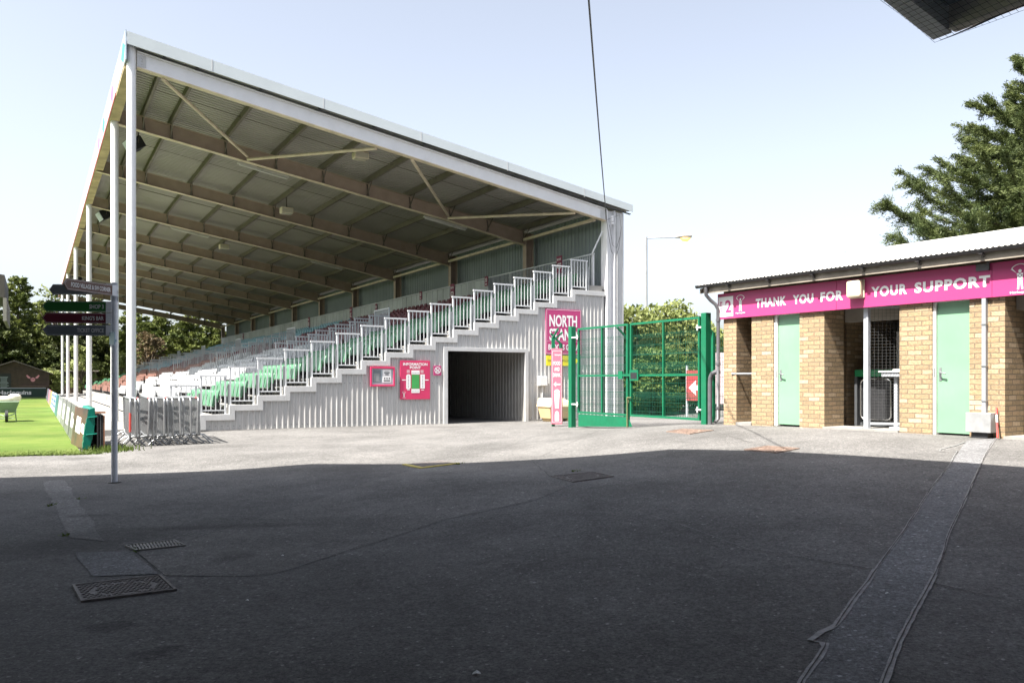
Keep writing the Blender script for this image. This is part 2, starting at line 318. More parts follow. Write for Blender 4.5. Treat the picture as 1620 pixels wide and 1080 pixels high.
def ribbon(name, L, Rr, ma, dz=.004, sub=.25, jit=0.):
    "a strip lying on the ground between two polylines of world points"
    def dense(a, N):
        a = [Vector((p[0], p[1], 0)) for p in a]; ln = [0]
        for i in range(1, len(a)): ln.append(ln[-1] + (a[i] - a[i - 1]).length)
        out = []
        for k in range(N + 1):
            d = ln[-1] * k / N; i = max(1, min(len(a) - 1, next((q for q in range(1, len(a)) if ln[q] >= d), len(a) - 1)))
            t = (d - ln[i - 1]) / max(1e-6, ln[i] - ln[i - 1]); out.append(a[i - 1].lerp(a[i], t))
        return out
    tot = sum(((Vector(L[i]) - Vector(L[i - 1])).length for i in range(1, len(L)))); N = max(2, int(tot / sub))
    a = dense(L, N); b = dense(Rr, N); vs = []; nw = max(1, int(max((p - q).length for p, q in zip(a, b)) / .15))
    for p, q in zip(a, b):
        j1, j2 = (random.uniform(-jit, jit) for _ in range(2)); e = (q - p).normalized()
        p = p + e * j1; q = q + e * j2
        for k in range(nw + 1):
            w = p.lerp(q, k / nw); vs.append((w.x, w.y, gz(w.x, w.y) + dz))
    fs = [(i * (nw + 1) + k, i * (nw + 1) + k + 1, (i + 1) * (nw + 1) + k + 1, (i + 1) * (nw + 1) + k) for i in range(N) for k in range(nw)]
    m = MB(); m.add(vs, fs, 0, True); return tag(m.build(name, ma), kind='structure')
def line(name, pts, w, ma, dz=.006, jit=.006, sub=.08, wob=.02):
    P = [Vector((p[0], p[1], 0)) for p in pts]; Q = []
    for i in range(len(P) - 1):
        n_ = max(1, int((P[i + 1] - P[i]).length / .3))
        for k in range(n_): Q.append(P[i].lerp(P[i + 1], k / n_) + Vector((random.uniform(-wob, wob), random.uniform(-wob, wob), 0)))
    Q.append(P[-1]); a = []; b = []
    for i, p in enumerate(Q):
        d = (Q[min(i + 1, len(Q) - 1)] - Q[max(i - 1, 0)]).normalized(); n_ = Vector((-d.y, d.x, 0)) * w / 2; a.append(p + n_); b.append(p - n_)
    return ribbon(name, a, b, ma, dz, sub, jit)
tl = [gp(*p) for p in [(1517, 715), (1503, 736), (1472, 774), (1430, 840), (1385, 901), (1340, 966), (1320, 994), (1308, 1008), (1300, 1024), (1271, 1076), (1240, 1140)]]
tr = [gp(*p) for p in [(1576, 693), (1552, 734), (1527, 791), (1505, 836), (1479, 909), (1450, 962), (1421, 1019), (1401, 1076), (1372, 1140)]]
ribbon('trench_repair', [gp(1530, 697)] + tl, tr, A_TRENCH, .004, jit=.006)
tl2 = [gp(*p) for p in [(1528, 699), (1512, 705), (1488, 711), (1487, 715), (1515, 714), (1503, 736), (1472, 774), (1430, 840), (1385, 901)]]
tl3 = [gp(*p) for p in [(1385, 901), (1340, 966), (1322, 992), (1300, 1000), (1282, 1014), (1308, 1018), (1296, 1040), (1271, 1076), (1240, 1140)]]
line('seal_band', tl2, .020, A_SEAL, .007, .002, wob=.004); line('seal_band', tl3, .036, A_SEAL, .007, .003, wob=.006)
line('seal_band', tr[:5], .020, A_SEAL, .007, .002, wob=.004); line('seal_band', tr[4:], .036, A_SEAL, .007, .003, wob=.006)
line('crack', tl2[4:] + tl3[1:3], .006, A_CRACK, .010, .002, wob=.006); line('crack', tl3[4:], .006, A_CRACK, .010, .002, wob=.006); line('crack', tr, .006, A_CRACK, .010, .002, wob=.007)
for pts, w in [([(1187, 870), (1383, 901)], .016), ([(1475, 922), (1600, 952), (1700, 980)], .018), ([(725, 723), (800, 708), (845, 690), (905, 682)], .015), ([(842, 728), (870, 715), (905, 700), (950, 680)], .015),
               ([(842, 730), (870, 754)], .015), ([(660, 741), (560, 770), (420, 815), (290, 858)], .014), ([(1128, 682), (1180, 698), (1215, 706)], .016), ([(262, 910), (420, 911), (470, 897), (540, 874)], .012),
               ([(985, 806), (1060, 825), (1187, 870)], .010), ([(214, 872), (262, 912)], .014), ([(906, 764), (850, 790), (700, 822)], .010), ([(1000, 720), (1140, 735), (1300, 730)], .008)]:
    line('crack', [gp(*p) for p in pts], w * .42, A_CRACK if w > .012 else A_SEAL, .007, .003, wob=.012)
ribbon('smooth_patch', [gp(*p) for p in [(66, 762), (80, 785), (96, 820), (108, 850)]], [gp(*p) for p in [(104, 758), (120, 785), (142, 820), (165, 856)]], A_PATCH, .004, jit=.03)
ribbon('old_patch', [gp(*p) for p in [(214, 872), (290, 858), (420, 815), (560, 770), (660, 741), (842, 730)]], [gp(*p) for p in [(262, 910), (420, 911), (540, 874), (700, 822), (850, 790), (906, 764)]], A_PATCH2, .003, sub=.3)
ribbon('smooth_patch', [gp(*p) for p in [(118, 874), (150, 912)]], [gp(*p) for p in [(208, 872), (252, 908)]], A_TRENCH, .005, jit=.02)
def grass_mat():
    m = bpy.data.materials.new('pitch_grass'); m.use_nodes = True; n = m.node_tree.nodes; l = m.node_tree.links; b = n['Principled BSDF']; b.inputs['Roughness'].default_value = .9; b.inputs['Specular IOR Level'].default_value = .15
    tc = n.new('ShaderNodeTexCoord'); a = n.new('ShaderNodeTexNoise'); a.inputs['Scale'].default_value = .5; a.inputs['Detail'].default_value = 9; a.inputs['Roughness'].default_value = .7; l.new(tc.outputs['Object'], a.inputs['Vector'])
    cr = n.new('ShaderNodeValToRGB'); cr.color_ramp.elements[0].position = .32; cr.color_ramp.elements[0].color = (.052, .105, .014, 1); cr.color_ramp.elements[1].position = .7; cr.color_ramp.elements[1].color = (.13, .165, .04, 1); l.new(a.outputs[0], cr.inputs[0])
    wv = n.new('ShaderNodeTexWave'); wv.inputs['Scale'].default_value = .06; wv.bands_direction = 'Y'; l.new(tc.outputs['Object'], wv.inputs['Vector'])
    f = n.new('ShaderNodeTexNoise'); f.inputs['Scale'].default_value = 60; f.inputs['Detail'].default_value = 3; l.new(tc.outputs['Object'], f.inputs['Vector'])
    r1 = n.new('ShaderNodeMapRange'); r1.inputs[3].default_value = .55; r1.inputs[4].default_value = 1.45; l.new(f.outputs[0], r1.inputs[0])
    r2 = n.new('ShaderNodeMapRange'); r2.inputs[3].default_value = .9; r2.inputs[4].default_value = 1.1; l.new(wv.outputs['Fac'], r2.inputs[0])
    mu = n.new('ShaderNodeMath'); mu.operation = 'MULTIPLY'; l.new(r1.outputs[0], mu.inputs[0]); l.new(r2.outputs[0], mu.inputs[1])
    mx = n.new('ShaderNodeMix'); mx.data_type = 'RGBA'; mx.blend_type = 'MULTIPLY'; mx.inputs[0].default_value = 1; l.new(cr.outputs[0], mx.inputs[6]); l.new(mu.outputs[0], mx.inputs[7]); l.new(mx.outputs[2], b.inputs['Base Color'])
    bp = n.new('ShaderNodeBump'); bp.inputs['Strength'].default_value = .8; bp.inputs['Distance'].default_value = .02; l.new(f.outputs[0], bp.inputs['Height']); l.new(bp.outputs[0], b.inputs['Normal'])
    return m
m = MB(); vs = []; sa = [-75, -50, -35, -25, -18, -13, -9, -7, -5.5, -4.2, -3.2, -2.4, -1.8, -1.35]; na = [-4.9, -4.2, -3, -1.5, 0, 2, 5, 9, 14, 20, 28, 38, 50, 62, 75]
for n_ in na:
    for s_ in sa:
        w = S.w((s_, n_ + (.25 * math.sin(s_ * 1.7) if n_ < -4.5 else 0), 0)); vs.append((w.x, w.y, gz(w.x, w.y) + .025))
k_ = len(sa); m.add(vs, [(j * k_ + i, j * k_ + i + 1, (j + 1) * k_ + i + 1, (j + 1) * k_ + i) for j in range(len(na) - 1) for i in range(k_ - 1)], 0, True)
tag(m.build('grass_pitch', grass_mat()), kind='structure')
m = MB()
def blade(x, y, h):
    z = gz(x, y); a = random.uniform(0, 6.3); d = Vector((math.cos(a), math.sin(a), 0)) * .012; t = Vector((x, y, z)) + Vector((random.uniform(-.05, .05), random.uniform(-.05, .05), h)); b = Vector((x, y, z))
    m.add([b - d, b + d, t], [(0, 1, 2)])
for _ in range(5200):
    s_ = -1.0 - abs(random.gauss(0, 3)); n_ = -4.9 + .25 * math.sin(s_ * 1.7) + abs(random.gauss(0, .5)) - .08; w = S.w((s_, n_, 0)); blade(w.x, w.y, random.uniform(.02, .055))
for _ in range(500): w = S.w((random.gauss(-.75, .22), random.gauss(-4.55, .25), 0)); blade(w.x, w.y, random.uniform(.04, .15))
for px, py in [(80, 800), (88, 798), (124, 789), (104, 846), (215, 871), (913, 745), (724, 734), (728, 733)]:
    c = gp(px, py)
    for _ in range(9): blade(c.x + random.gauss(0, .035), c.y + random.gauss(0, .035), random.uniform(.01, .04))
tag(m.build('grass_tufts', F_GRASS), 'longer green grass fringing the edge of the tarmac', 'grass', kind='stuff')

# ------------------------------------------------------------------ the covered stand
LEN = 66.2; S0, TR, RI = 1.646, .744, .249
ST = lambda j: S0 + TR * j
ZT = lambda j: .42 + RI * j                      # top of block j (j = -1 .. 16)
FR = [0.0] + [5.0 + 6.8 * i for i in range(10)]  # frames along the stand
RF = lambda s, z0: z0 - .163 * s
stand = thing('spectator_stand', 'long covered grey and white stand of stepped seating with an open sloping roof', 'stand', S.o, S.a)
# gable cladding: a ribbed sheet cut along the steps, with the tunnel opening left out
DX0, DX1, DZ = 8.9, 11.70, 2.24
m = MB(); prof = []; x = 1.70
while x < 14.9:
    prof += [(x, 0), (x + .09, 0), (x + .107, -.024), (x + .138, -.024)]; x += .155
prof = [p for p in prof if p[0] < 14.93] + [(14.93, 0)]
cuts = sorted([ST(j) for j in range(0, 17)] + [DX0, DX1]); pp = []
for a, b in zip(prof, prof[1:]):
    pp.append(a)
    for c in cuts:
        if a[0] < c < b[0]: t = (c - a[0]) / (b[0] - a[0]); pp.append((c, a[1] + t * (b[1] - a[1])))
pp.append(prof[-1])
for a, b in zip(pp, pp[1:]):
    if b[0] - a[0] < 1e-4: continue
    mid = (a[0] + b[0]) / 2; j = int((mid - S0) / TR); top = ZT(min(j, 16)) - .05; z0 = DZ if DX0 < mid < DX1 else -.12
    m.add([(a[0], a[1], z0), (b[0], b[1], z0), (b[0], b[1], top), (a[0], a[1], top)], [(0, 1, 2, 3)])
                                        # screw heads
for i in range(0, 84):
    for z in (.1, 1.25, 2.9):
        x = 1.745 + .155 * i; j = int((x - S0) / TR)
        if j < 17 and z < ZT(min(j, 16)) - .2 and not DX0 - .1 < x < DX1 + .1: m.tube([(x, .002, z), (x, -.008, z)], .011, 6, 1)
m.build('gable_wall', [CLAD, PIPE], stand)
m = MB()
for j in range(-1, 17):
    a = ST(j) + (.15 if j > -1 else .0); b = ST(j + 1) if j < 16 else 14.93
    if j == -1: a = 1.62
    if b > a: m.box(a, b, -.065, .08, ZT(j) - .16, ZT(j))
    if j > -1: m.box(ST(j), ST(j) + .15, -.065, .08, ZT(j - 1) - .16, ZT(j))
m.build('step_flashing', TRIM, stand, bevel=.006)
m = MB(); m.box(1.66, DX0 - .14, -.05, .05, -.15, .0); m.box(DX1 + .14, 14.93, -.05, .05, -.15, .04); m.build('base_kerb', CONC, stand)
m = MB(); m.box(DX0 - .14, DX0, -.07, .02, -.15, DZ + .12); m.box(DX1, DX1 + .13, -.07, .02, -.15, DZ + .12); m.box(DX0, DX1, -.07, .02, DZ, DZ + .12)
m.build('tunnel_frame', TRIM, stand, bevel=.005)
m = MB(); y = .03                                  # tunnel lining
while y < 22:
    for a, b in (((y, 0), (y + .13, 0)), ((y + .13, 0), (y + .15, -.03)), ((y + .15, -.03), (y + .185, -.03)), ((y + .185, -.03), (y + .205, 0))):
        m.add([(DX1 + .03 + a[1], a[0], -.2), (DX1 + .03 + b[1], b[0], -.2), (DX1 + .03 + b[1], b[0], 2.36), (DX1 + .03 + a[1], a[0], 2.36)], [(0, 1, 2, 3)])
    y += .205
m.box(DX0 - .06, DX0 - .02, .03, 22, -.2, 2.36); m.box(DX0 - .06, DX1 + .2, .03, 22, 2.37, 2.42); m.box(DX0 - .06, DX1 + .1, 22, 22.05, -.2, 2.37)
m.build('tunnel_lining', mat('tunnel_sheet', (.27, .265, .25), .6, var=.1), stand)
# terrace
m = MB()
VOM = [(5.35, 6.85), (17.9, 19.4), (30.4, 31.9), (42.9, 44.4), (55.4, 56.9)]
def steps(j0, j1, y0, y1, drop=None):
    top = []; 
    for j in range(j0, j1 + 1): top += [(ST(j), ZT(j) - .04), (ST(j + 1), ZT(j) - .04)]
    bot = [(ST(j1 + 1), ZT(j1) - .4), (ST(j0) + .3, ZT(j0) - .4)]
    m.prism([(s, y0, z) for s, z in top + bot][::-1], (0, y1 - y0, 0))
yy = .09
for a, b in VOM:
    steps(-1, 17, yy, a); steps(-1, 4, a, b); steps(10, 17, a, b); m.box(ST(5), ST(10), a, b, .2, .3); m.box(ST(10), ST(10) + .1, a, b, .2, ZT(9) - .1); yy = b
steps(-1, 17, yy, LEN)
m.box(-.75, ST(-1), .09, LEN, -.3, .08); m.build('terrace', CONC, stand)
m = MB()
for a, b in zip([.09] + [v[1] for v in VOM], [v[0] for v in VOM] + [LEN]):                    # steel nosings of the treads
    for j in range(0, 17): m.box(ST(j) - .012, ST(j) + .03, a + .01, b - .01, ZT(j) - .075, ZT(j) - .035)
m.build('tread_nosing', mat('nosing', (.44, .44, .43), .6, var=.15), stand)
# rear wall
m = MB(); y = .25
while y < LEN:
    for a, b in (((y, 0), (y + .15, 0)), ((y + .15, 0), (y + .17, -.035)), ((y + .17, -.035), (y + .21, -.035)), ((y + .21, -.035), (y + .23, 0))):
        m.add([(15.3 + a[1], a[0], -.2), (15.3 + b[1], b[0], -.2), (15.3 + b[1], b[0], 7.35), (15.3 + a[1], a[0], 7.35)], [(3, 2, 1, 0)])
    y += .23
m.build('rear_wall', BACKCLAD, stand)
m = MB(); m.box(15.36, 15.76, -.06, .5, -.2, 7.2); m.build('corner_flashing', TRIM, stand, bevel=.006)
m = MB(); m.box(15.0, 15.03, -.10, .25, -.2, 7.25); m.box(15.03, 15.33, .06, .09, -.2, 7.25); m.box(15.33, 15.36, -.10, .25, -.2, 7.25)
m.box(14.98, 15.38, -.12, .1, -.2, -.1); m.build('end_post', WHITE, stand, bevel=.003)
m = MB(); m.box(14.945, 14.985, .02, .3, .0, 4.5); m.build('gap_shade_strip', DARK, stand)  # solid dark strip standing in for the shade inside an open slot
m = MB(); m.tube([(15.45, -.08, -.1), (15.45, -.08, 7.2)], .02, 8); m.build('pipe', TRIM, stand)
# frames
for i, n_ in enumerate(FR):
    front = i == 0 or i % 2 == 1
    if front and n_ < LEN + 1:
        m = MB(); top = 9.86 if i == 0 else 9.55
        m.tube([(0, n_, -.2), (0, n_, top)], .112, 20); m.box(-.2, .2, n_ - .2, n_ + .2, -.2, .02); m.build('column', WHITE, stand)
    m = MB(); 
    if i:
        m.box(14.75, 14.78, n_ - .13, n_ + .13, 0, 7.2); m.box(14.78, 15.07, n_ - .012, n_ + .012, 0, 7.2); m.box(15.07, 15.1, n_ - .13, n_ + .13, 0, 7.2); m.build('rear_column', RAFT, stand)
        m = MB(); a0, a1 = -.1, 14.74
        haunch = lambda s: .12 * max(0, (s - 11.5) / 3.2)
        m.prism([(a0, n_ - .008, RF(a0, 9.67)), (a0, n_ - .008, RF(a0, 9.23)), (11.5, n_ - .008, RF(11.5, 9.23)), (a1, n_ - .008, RF(a1, 9.23) - .1), (a1, n_ - .008, RF(a1, 9.67))], (0, .016, 0), 0)
        m.prism([(a0, n_ - .1, RF(a0, 9.23)), (a0, n_ - .1, RF(a0, 9.21)), (11.5, n_ - .1, RF(11.5, 9.21)), (a1, n_ - .1, RF(a1, 9.21) - .1), (a1, n_ - .1, RF(a1, 9.23) - .1), (11.5, n_ - .1, RF(11.5, 9.23))], (0, .2, 0), 1)
        m.prism([(a0, n_ - .1, RF(a0, 9.67)), (a1, n_ - .1, RF(a1, 9.67)), (a1, n_ - .1, RF(a1, 9.69)), (a0, n_ - .1, RF(a0, 9.69))], (0, .2, 0), 0)
        rf = m.build('rafter', [RAFT, FLANGE], stand)
        m = MB()
        for s_ in [.79, 1.6] + [3.25 + 1.63 * k for k in range(8)]:
            m = MB(); m.bar((s_, n_ - .02, RF(s_, 9.7)), (s_ + .05, n_ - .07, RF(s_, 9.24)), .035, .035)
            m.bar((s_, n_, RF(s_, 9.24)), (s_, n_ - .55, RF(s_, 9.72)), .03, .03); m.build('purlin_stay', PURL, rf)
for s_ in [.79, 1.6] + [3.25 + 1.63 * k for k in range(8)]:
    m = MB(); z = RF(s_, 9.7); m.box(s_ - .03, s_ - .018, .02, LEN, z, z + .19); m.box(s_ - .018, s_ + .05, .02, LEN, z, z + .012); m.box(s_ - .018, s_ + .05, .02, LEN, z + .18, z + .192); m.build('purlin', PURL, stand)
m = MB()
for k in range(9):                                 # sag rods under the sheeting, one per bay
    n_ = FR[k + 1] + 3.4; m.tube([(.8, n_, RF(.8, 9.78)), (14.6, n_, RF(14.6, 9.78))], .012, 5)
m.tube([(.8, 2.5, RF(.8, 9.78)), (14.6, 2.5, RF(14.6, 9.78))], .012, 5); m.build('sag_rods', PURL, stand)
m = MB(); y = -.1
while y < LEN:
    pr = [(y, 0), (y + .12, 0), (y + .14, .035), (y + .18, .035), (y + .2, 0)]
    for a, b in zip(pr, pr[1:]):
        m.add([(-.1, a[0], RF(-.1, 9.91) + a[1]), (16, a[0], RF(16, 9.91) + a[1]), (16, b[0], RF(16, 9.91) + b[1]), (-.1, b[0], RF(-.1, 9.91) + b[1])], [(0, 1, 2, 3)])
    y += .2
m.build('roof_sheet', SHEET, stand)
m = MB(); m.prism([(-.12, -.28, RF(0, 10.09)), (-.12, -.28, RF(0, 9.77)), (16.0, -.28, RF(16, 9.85)), (16.0, -.28, RF(16, 10.09))], (0, .02, 0))
m.prism([(-.12, -.26, RF(0, 10.06)), (16, -.26, RF(16, 10.06)), (16, -.26, RF(16, 10.09)), (-.12, -.26, RF(0, 10.09))], (0, .3, 0))
vf = m.build('verge_flashing', VERGE, stand)
m = MB()
for s_ in (1.9, 4.9, 7.9, 10.9, 13.9): m.box(s_, s_ + .02, -.2855, -.281, RF(s_, 9.79), RF(s_, 10.085))
m.build('flashing_joints', TRIM, vf)
m = MB(); m.prism([(.1, -.17, RF(.1, 9.745)), (16, -.17, RF(16, 9.78)), (16, -.17, RF(16, 9.8)), (.1, -.17, RF(.1, 9.765))], (0, .1, 0)); m.build('verge_angle', DKGREY, stand)
m = MB(); a0, a1 = .13, 14.98
m.prism([(a0, -.02, RF(a0, 9.32)), (a1, -.02, RF(a1, 9.32)), (a1, -.02, RF(a1, 9.7)), (a0, -.02, RF(a0, 9.7))], (0, .02, 0), 0)
m.prism([(a0, -.11, RF(a0, 9.30)), (a1, -.11, RF(a1, 9.30)), (a1, -.11, RF(a1, 9.32)), (a0, -.11, RF(a0, 9.32))], (0, .2, 0), 1)
m.prism([(a0, -.11, RF(a0, 9.70)), (a1, -.11, RF(a1, 9.70)), (a1, -.11, RF(a1, 9.72)), (a0, -.11, RF(a0, 9.72))], (0, .2, 0), 0)
gb = m.build('gable_beam', [WHITE, FLANGE], stand)
m = MB(); m.box(.14, .34, -.035, -.022, RF(.2, 9.36), RF(.2, 9.66)); 
for z in (.07, .15, .23): m.tube([(.24, -.035, RF(.2, 9.36) + z), (.24, -.06, RF(.2, 9.36) + z)], .016, 6)
m.box(14.78, 14.96, -.035, -.022, RF(14.9, 9.36), RF(14.9, 9.66)); m.build('end_plates', TRIM, gb)
for a, b, q in ((.75, 0.05, 3.95), (3.95, 5, 6.6), (7.75, .05, 11.3), (11.3, 5, 13.75)):
    z = lambda s: RF(s, 9.27); n0, n1 = (0.05, 4.85) if b < 1 else (4.85, .05)
    m = MB(); m.tube([(a, n0, z(a)), (q, n1, z(q) + .1 if n1 > 1 else z(q))], .05, 8); m.build('brace', FLANGE, stand)
m = MB(); m.box(-.16, -.13, -.27, LEN, 9.38, 10.12); fa = m.build('front_fascia', mat('fascia_blue_grey', (.33, .39, .46), .45, var=.05), stand)
m = MB()
for k, c in ((0, 0), (1, 1), (2, 1), (3, 2), (5, 1), (6, 0), (8, 2), (9, 1)):
    y = .35 + k * 1.15; z = 9.75; m.poly((-.1625, y, z), (0, 1, 0), (0, 0, 1), [(-.55, 0), (-.1, -.3), (.55, 0), (.1, .3)], c)
m.build('fascia_diamonds', [mat('emblem_green', (.05, .45, .22), .5), LETTER, mat('emblem_pink', (.7, .12, .35), .5)], fa)
m = MB(); m.box(-.155, .12, .12, LEN, 9.28, 9.34); m.box(-.135, -.11, .12, LEN, 9.34, 9.6); m.build('eaves_timber', mat('eaves_board', (.42, .33, .2), .8, var=.3, scale=1.5, dirt=.3), stand)
m = MB(); m.box(-.175, -.157, 2.5, LEN, 9.3, 9.377); m.build('red_drip_strip', mat('red_strip', (.32, .08, .06), .7, var=.4, scale=2), stand)
m = MB()
for a, b in zip(FR, FR[1:]): m.box(14.6, 14.7, a + .15, b - .15, 6.86, 6.96)
m.build('eaves_rail', FLANGE, stand)
# ball-stop balustrade behind the last row
m = MB(); zb, zt = ZT(16) + .05, 5.72
y = .3
while y < 7.9: m.box(14.7, 14.715, y - .008, y + .008, zb + .1, zt); y += .11
m.box(14.68, 14.73, .25, LEN, zt, zt + .045); m.box(14.69, 14.72, .25, 7.9, zb + .06, zb + .1)
for k in range(23): m.box(14.67, 14.735, .28 + k * 1.9, .33 + k * 1.9, zb - .2, zt)
m.build('rear_balustrade', RAILW, stand)
m = MB(); y = 7.95
while y < LEN - .6: m.box(14.69, 14.705, y, y + .6, zb, zt - .02); y += .635
m.build('rear_parapet_panels', mat('parapet_panel', (.40, .43, .43), .5, var=.22, scale=.7), stand)
m = MB(); m.tube([(14.62, .25, 5.75), (14.9, .05, 6.5)], .03, 8); m.build('stay', RAILW, stand)

# railing panels up the end of the steps
def panel_parts(root, L=.66, H=1.0, nb=5):
    m = MB(); m.box(-.02, L + .03, -.03, .03, H - .035, H + .01); m.build('top_rail', RAILW, root)
    for x in (0, L - .045): m2 = MB(); m2.box(x, x + .045, -.02, .025, -.03, H - .035); m2.build('post', RAILW, root)
    m = MB(); m.box(.045, L - .045, -.013, .013, .06, .095); 
    for k in range(1, nb): x = .02 + (L - .04) * k / nb; m.box(x - .011, x + .011, -.009, .009, .095, H - .035)
    m.build('infill_bars', RAILW, root)
    m = MB(); m.box(L + .045, L + .075, -.02, .05, -.22, .78); m.build('fixing_leg', GALV, root)
ordn = ['first', 'second', 'third', 'fourth', 'fifth', 'sixth', 'seventh', 'eighth', 'ninth', 'tenth', 'eleventh', 'twelfth', 'thirteenth', 'fourteenth', 'fifteenth', 'sixteenth', 'seventeenth', 'top']
p0 = thing('railing_panel', '', 'railing', group='white railing panels climbing the end wall of the stand'); panel_parts(p0)
for j in range(-1, 17):
    lab = f'white barred railing panel on the {ordn[j + 1]} step up the grey end wall' if j < 16 else 'white barred railing panel on the topmost step beside the rear balustrade'
    loc = S.w((ST(j) + .02, .03, ZT(j) + .03))
    if j == -1: p0.location = loc; p0.rotation_euler = (0, 0, S.a); p0['label'] = lab
    else: dup(p0, loc, S.a, lab)
p1 = thing('railing_panel', '', 'railing', group='grey railing panels round the gangway openings'); panel_parts(p1, .7, 1.05, 6); first = True
vn = ['nearest', 'second', 'third', 'fourth', 'farthest']
for vi, (a, b) in enumerate(VOM):
    for side, yv in (('near', a - .04), ('far', b + .04)):
        for j in range(5, 10):
            lab = f'{["lowest", "second", "middle", "fourth", "highest"][j - 5]} grey railing panel on the {side} side of the {vn[vi]} gangway opening'
            loc = S.w((ST(j), yv, ZT(j) - .02))
            if first: p1.location = loc; p1.rotation_euler = (0, 0, S.a); p1['label'] = lab; first = False
            else: dup(p1, loc, S.a, lab)
for vi, (a, b) in enumerate(VOM):
    t = thing('gangway_barrier', f'tall grey barred barrier across the head of the {vn[vi]} gangway opening', 'railing', S.w((ST(10) + .05, a, ZT(10) - .05)), S.a, 'barriers at the head of the gangways')
    m = MB(); w = b - a; m.box(-.02, .02, 0, .05, 0, 1.1); m.box(-.02, .02, w - .05, w, 0, 1.1); m.box(-.025, .025, -.02, w + .02, 1.1, 1.15); m.box(-.015, .015, .05, w - .05, .08, .12); m.build('frame', RAILW, t)
    m = MB()
    for k in range(1, 13): y = w * k / 13; m.box(-.01, .01, y - .009, y + .009, .12, 1.1)
    m.build('infill_bars', RAILW, t)

# ------------------------------------------------------------------ seats
def plastic(name, c): return mat('seat_' + name, c, .35, var=.08, scale=1.5)
SEATC = {'green': plastic('green', (.075, .205, .115)), 'white': plastic('white', (.43, .445, .46)), 'maroon': plastic('maroon', (.115, .018, .03)), 'blue': plastic('blue', (.19, .38, .46)), 'brown': plastic('brown', (.24, .125, .10))}  # brown is the maroon plastic with sunlight put into its colour
def seat_geo(m, mi=0, mb=1):
    # faces -x, width along y, origin on the tread below the backrest
    W = .225; rows = [(.26, .0), (.37, .03), (.50, .045), (.62, .065), (.685, .09)]; cols = [-1, -.86, -.5, 0, .5, .86, 1]; vs = []
    for back in (0, 1):
        for z, x in rows:
            for c in cols:
                ww = W * (1 if z < .66 else .9); zz = z - (.022 * abs(c) ** 4 if z > .6 else 0); vs.append((x + (.035 if back else 0) + .03 * (1 - c * c) * (1 if not back else 1), c * ww, zz))
    n_ = len(cols); k_ = len(rows); fs = []
    for i in range(k_ - 1):
        for c in range(n_ - 1):
            a = i * n_ + c; fs.append((a, a + n_, a + n_ + 1, a + 1)); a += n_ * k_; fs.append((a, a + 1, a + n_ + 1, a + n_))
    o = n_ * k_
    for c in range(n_ - 1): a = (k_ - 1) * n_ + c; fs.append((a, a + o, a + o + 1, a + 1)); fs.append((c, c + 1, c + 1 + o, c + o))
    for i in range(k_ - 1): a = i * n_; fs.append((a, a + o, a + o + n_, a + n_)); a += n_ - 1; fs.append((a, a + n_, a + n_ + o, a + o))
    m.add(vs, fs, mi, True)
    m.prism([(-.10, -.205, .25), (-.055, -.205, .22), (.0, -.205, .48), (.005, -.205, .55), (-.05, -.205, .54)], (0, .41, 0), mi)   # tipped-up pan
    for y in (-.245, .215): m.box(-.02, .1, y, y + .03, .18, .36, mb)
    m.box(.02, .06, -.22, .22, .18, .24, mb); m.box(.06, .24, -.03, .03, .12, .2, mb); m.box(.03, .09, -.03, .03, .0, .2, mb)
def colour(n_, j):  # brown marks lower maroon rows coloured as if sunlit
    if n_ < 5.3: return 'green'
    if n_ < 30:
        if j <= 7: return 'white' if (n_ < 25 or j < 4) else 'brown'
        return 'maroon' if (n_ < 24 or j < 11) else 'blue'
    if n_ < 43: return 'brown' if j <= 5 else ('maroon' if j < 10 else 'blue')
    return 'blue' if j > 5 else ('green' if n_ > 56 else 'brown')
slots = []
for j in range(0, 17):
    n_ = .62
    while n_ < LEN - .5:
        gap = any(a - .3 < n_ < b + .3 for a, b in VOM) or any(abs(n_ - q) < .5 for q in (12.4, 24.9, 37.4, 49.9, 61.5))
        if not gap: slots.append((j, n_))
        n_ += .5
near = [q for q in slots if q[1] < 5.3] + [q for q in slots if 5.3 < q[1] < 16.2 and q[0] <= 7]
near = near[:300]; nearset = set(near)
seat_me = {}
rown = ['front', 'second', 'third', 'fourth', 'fifth', 'sixth', 'seventh', 'eighth', 'ninth', 'tenth', 'eleventh', 'twelfth', 'thirteenth', 'fourteenth', 'fifteenth', 'sixteenth', 'rearmost']
for j, n_ in near:
    c = colour(n_, j); loc = S.w((ST(j) + .48, n_, ZT(j) - .04))
    if c not in seat_me:
        m = MB(); seat_geo(m); o = m.build('stadium_seat', [SEATC[c], DARK]); seat_me[c] = o
    else: o = seat_me[c].copy(); COL.objects.link(o)
    o.location = loc; o.rotation_euler = (0, 0, S.a)
    lab = f'green plastic tip-up seat in the {rown[j]} row of the block beside the end wall' if c == 'green' else f'pale grey tip-up seat in the {rown[j]} row, beyond the nearest gangway'
    tag(o, lab, 'seat', f'{c if c == "green" else "pale grey"} seats of the {rown[j]} row')
m = MB()
cidx = {k: i for i, k in enumerate(SEATC)}
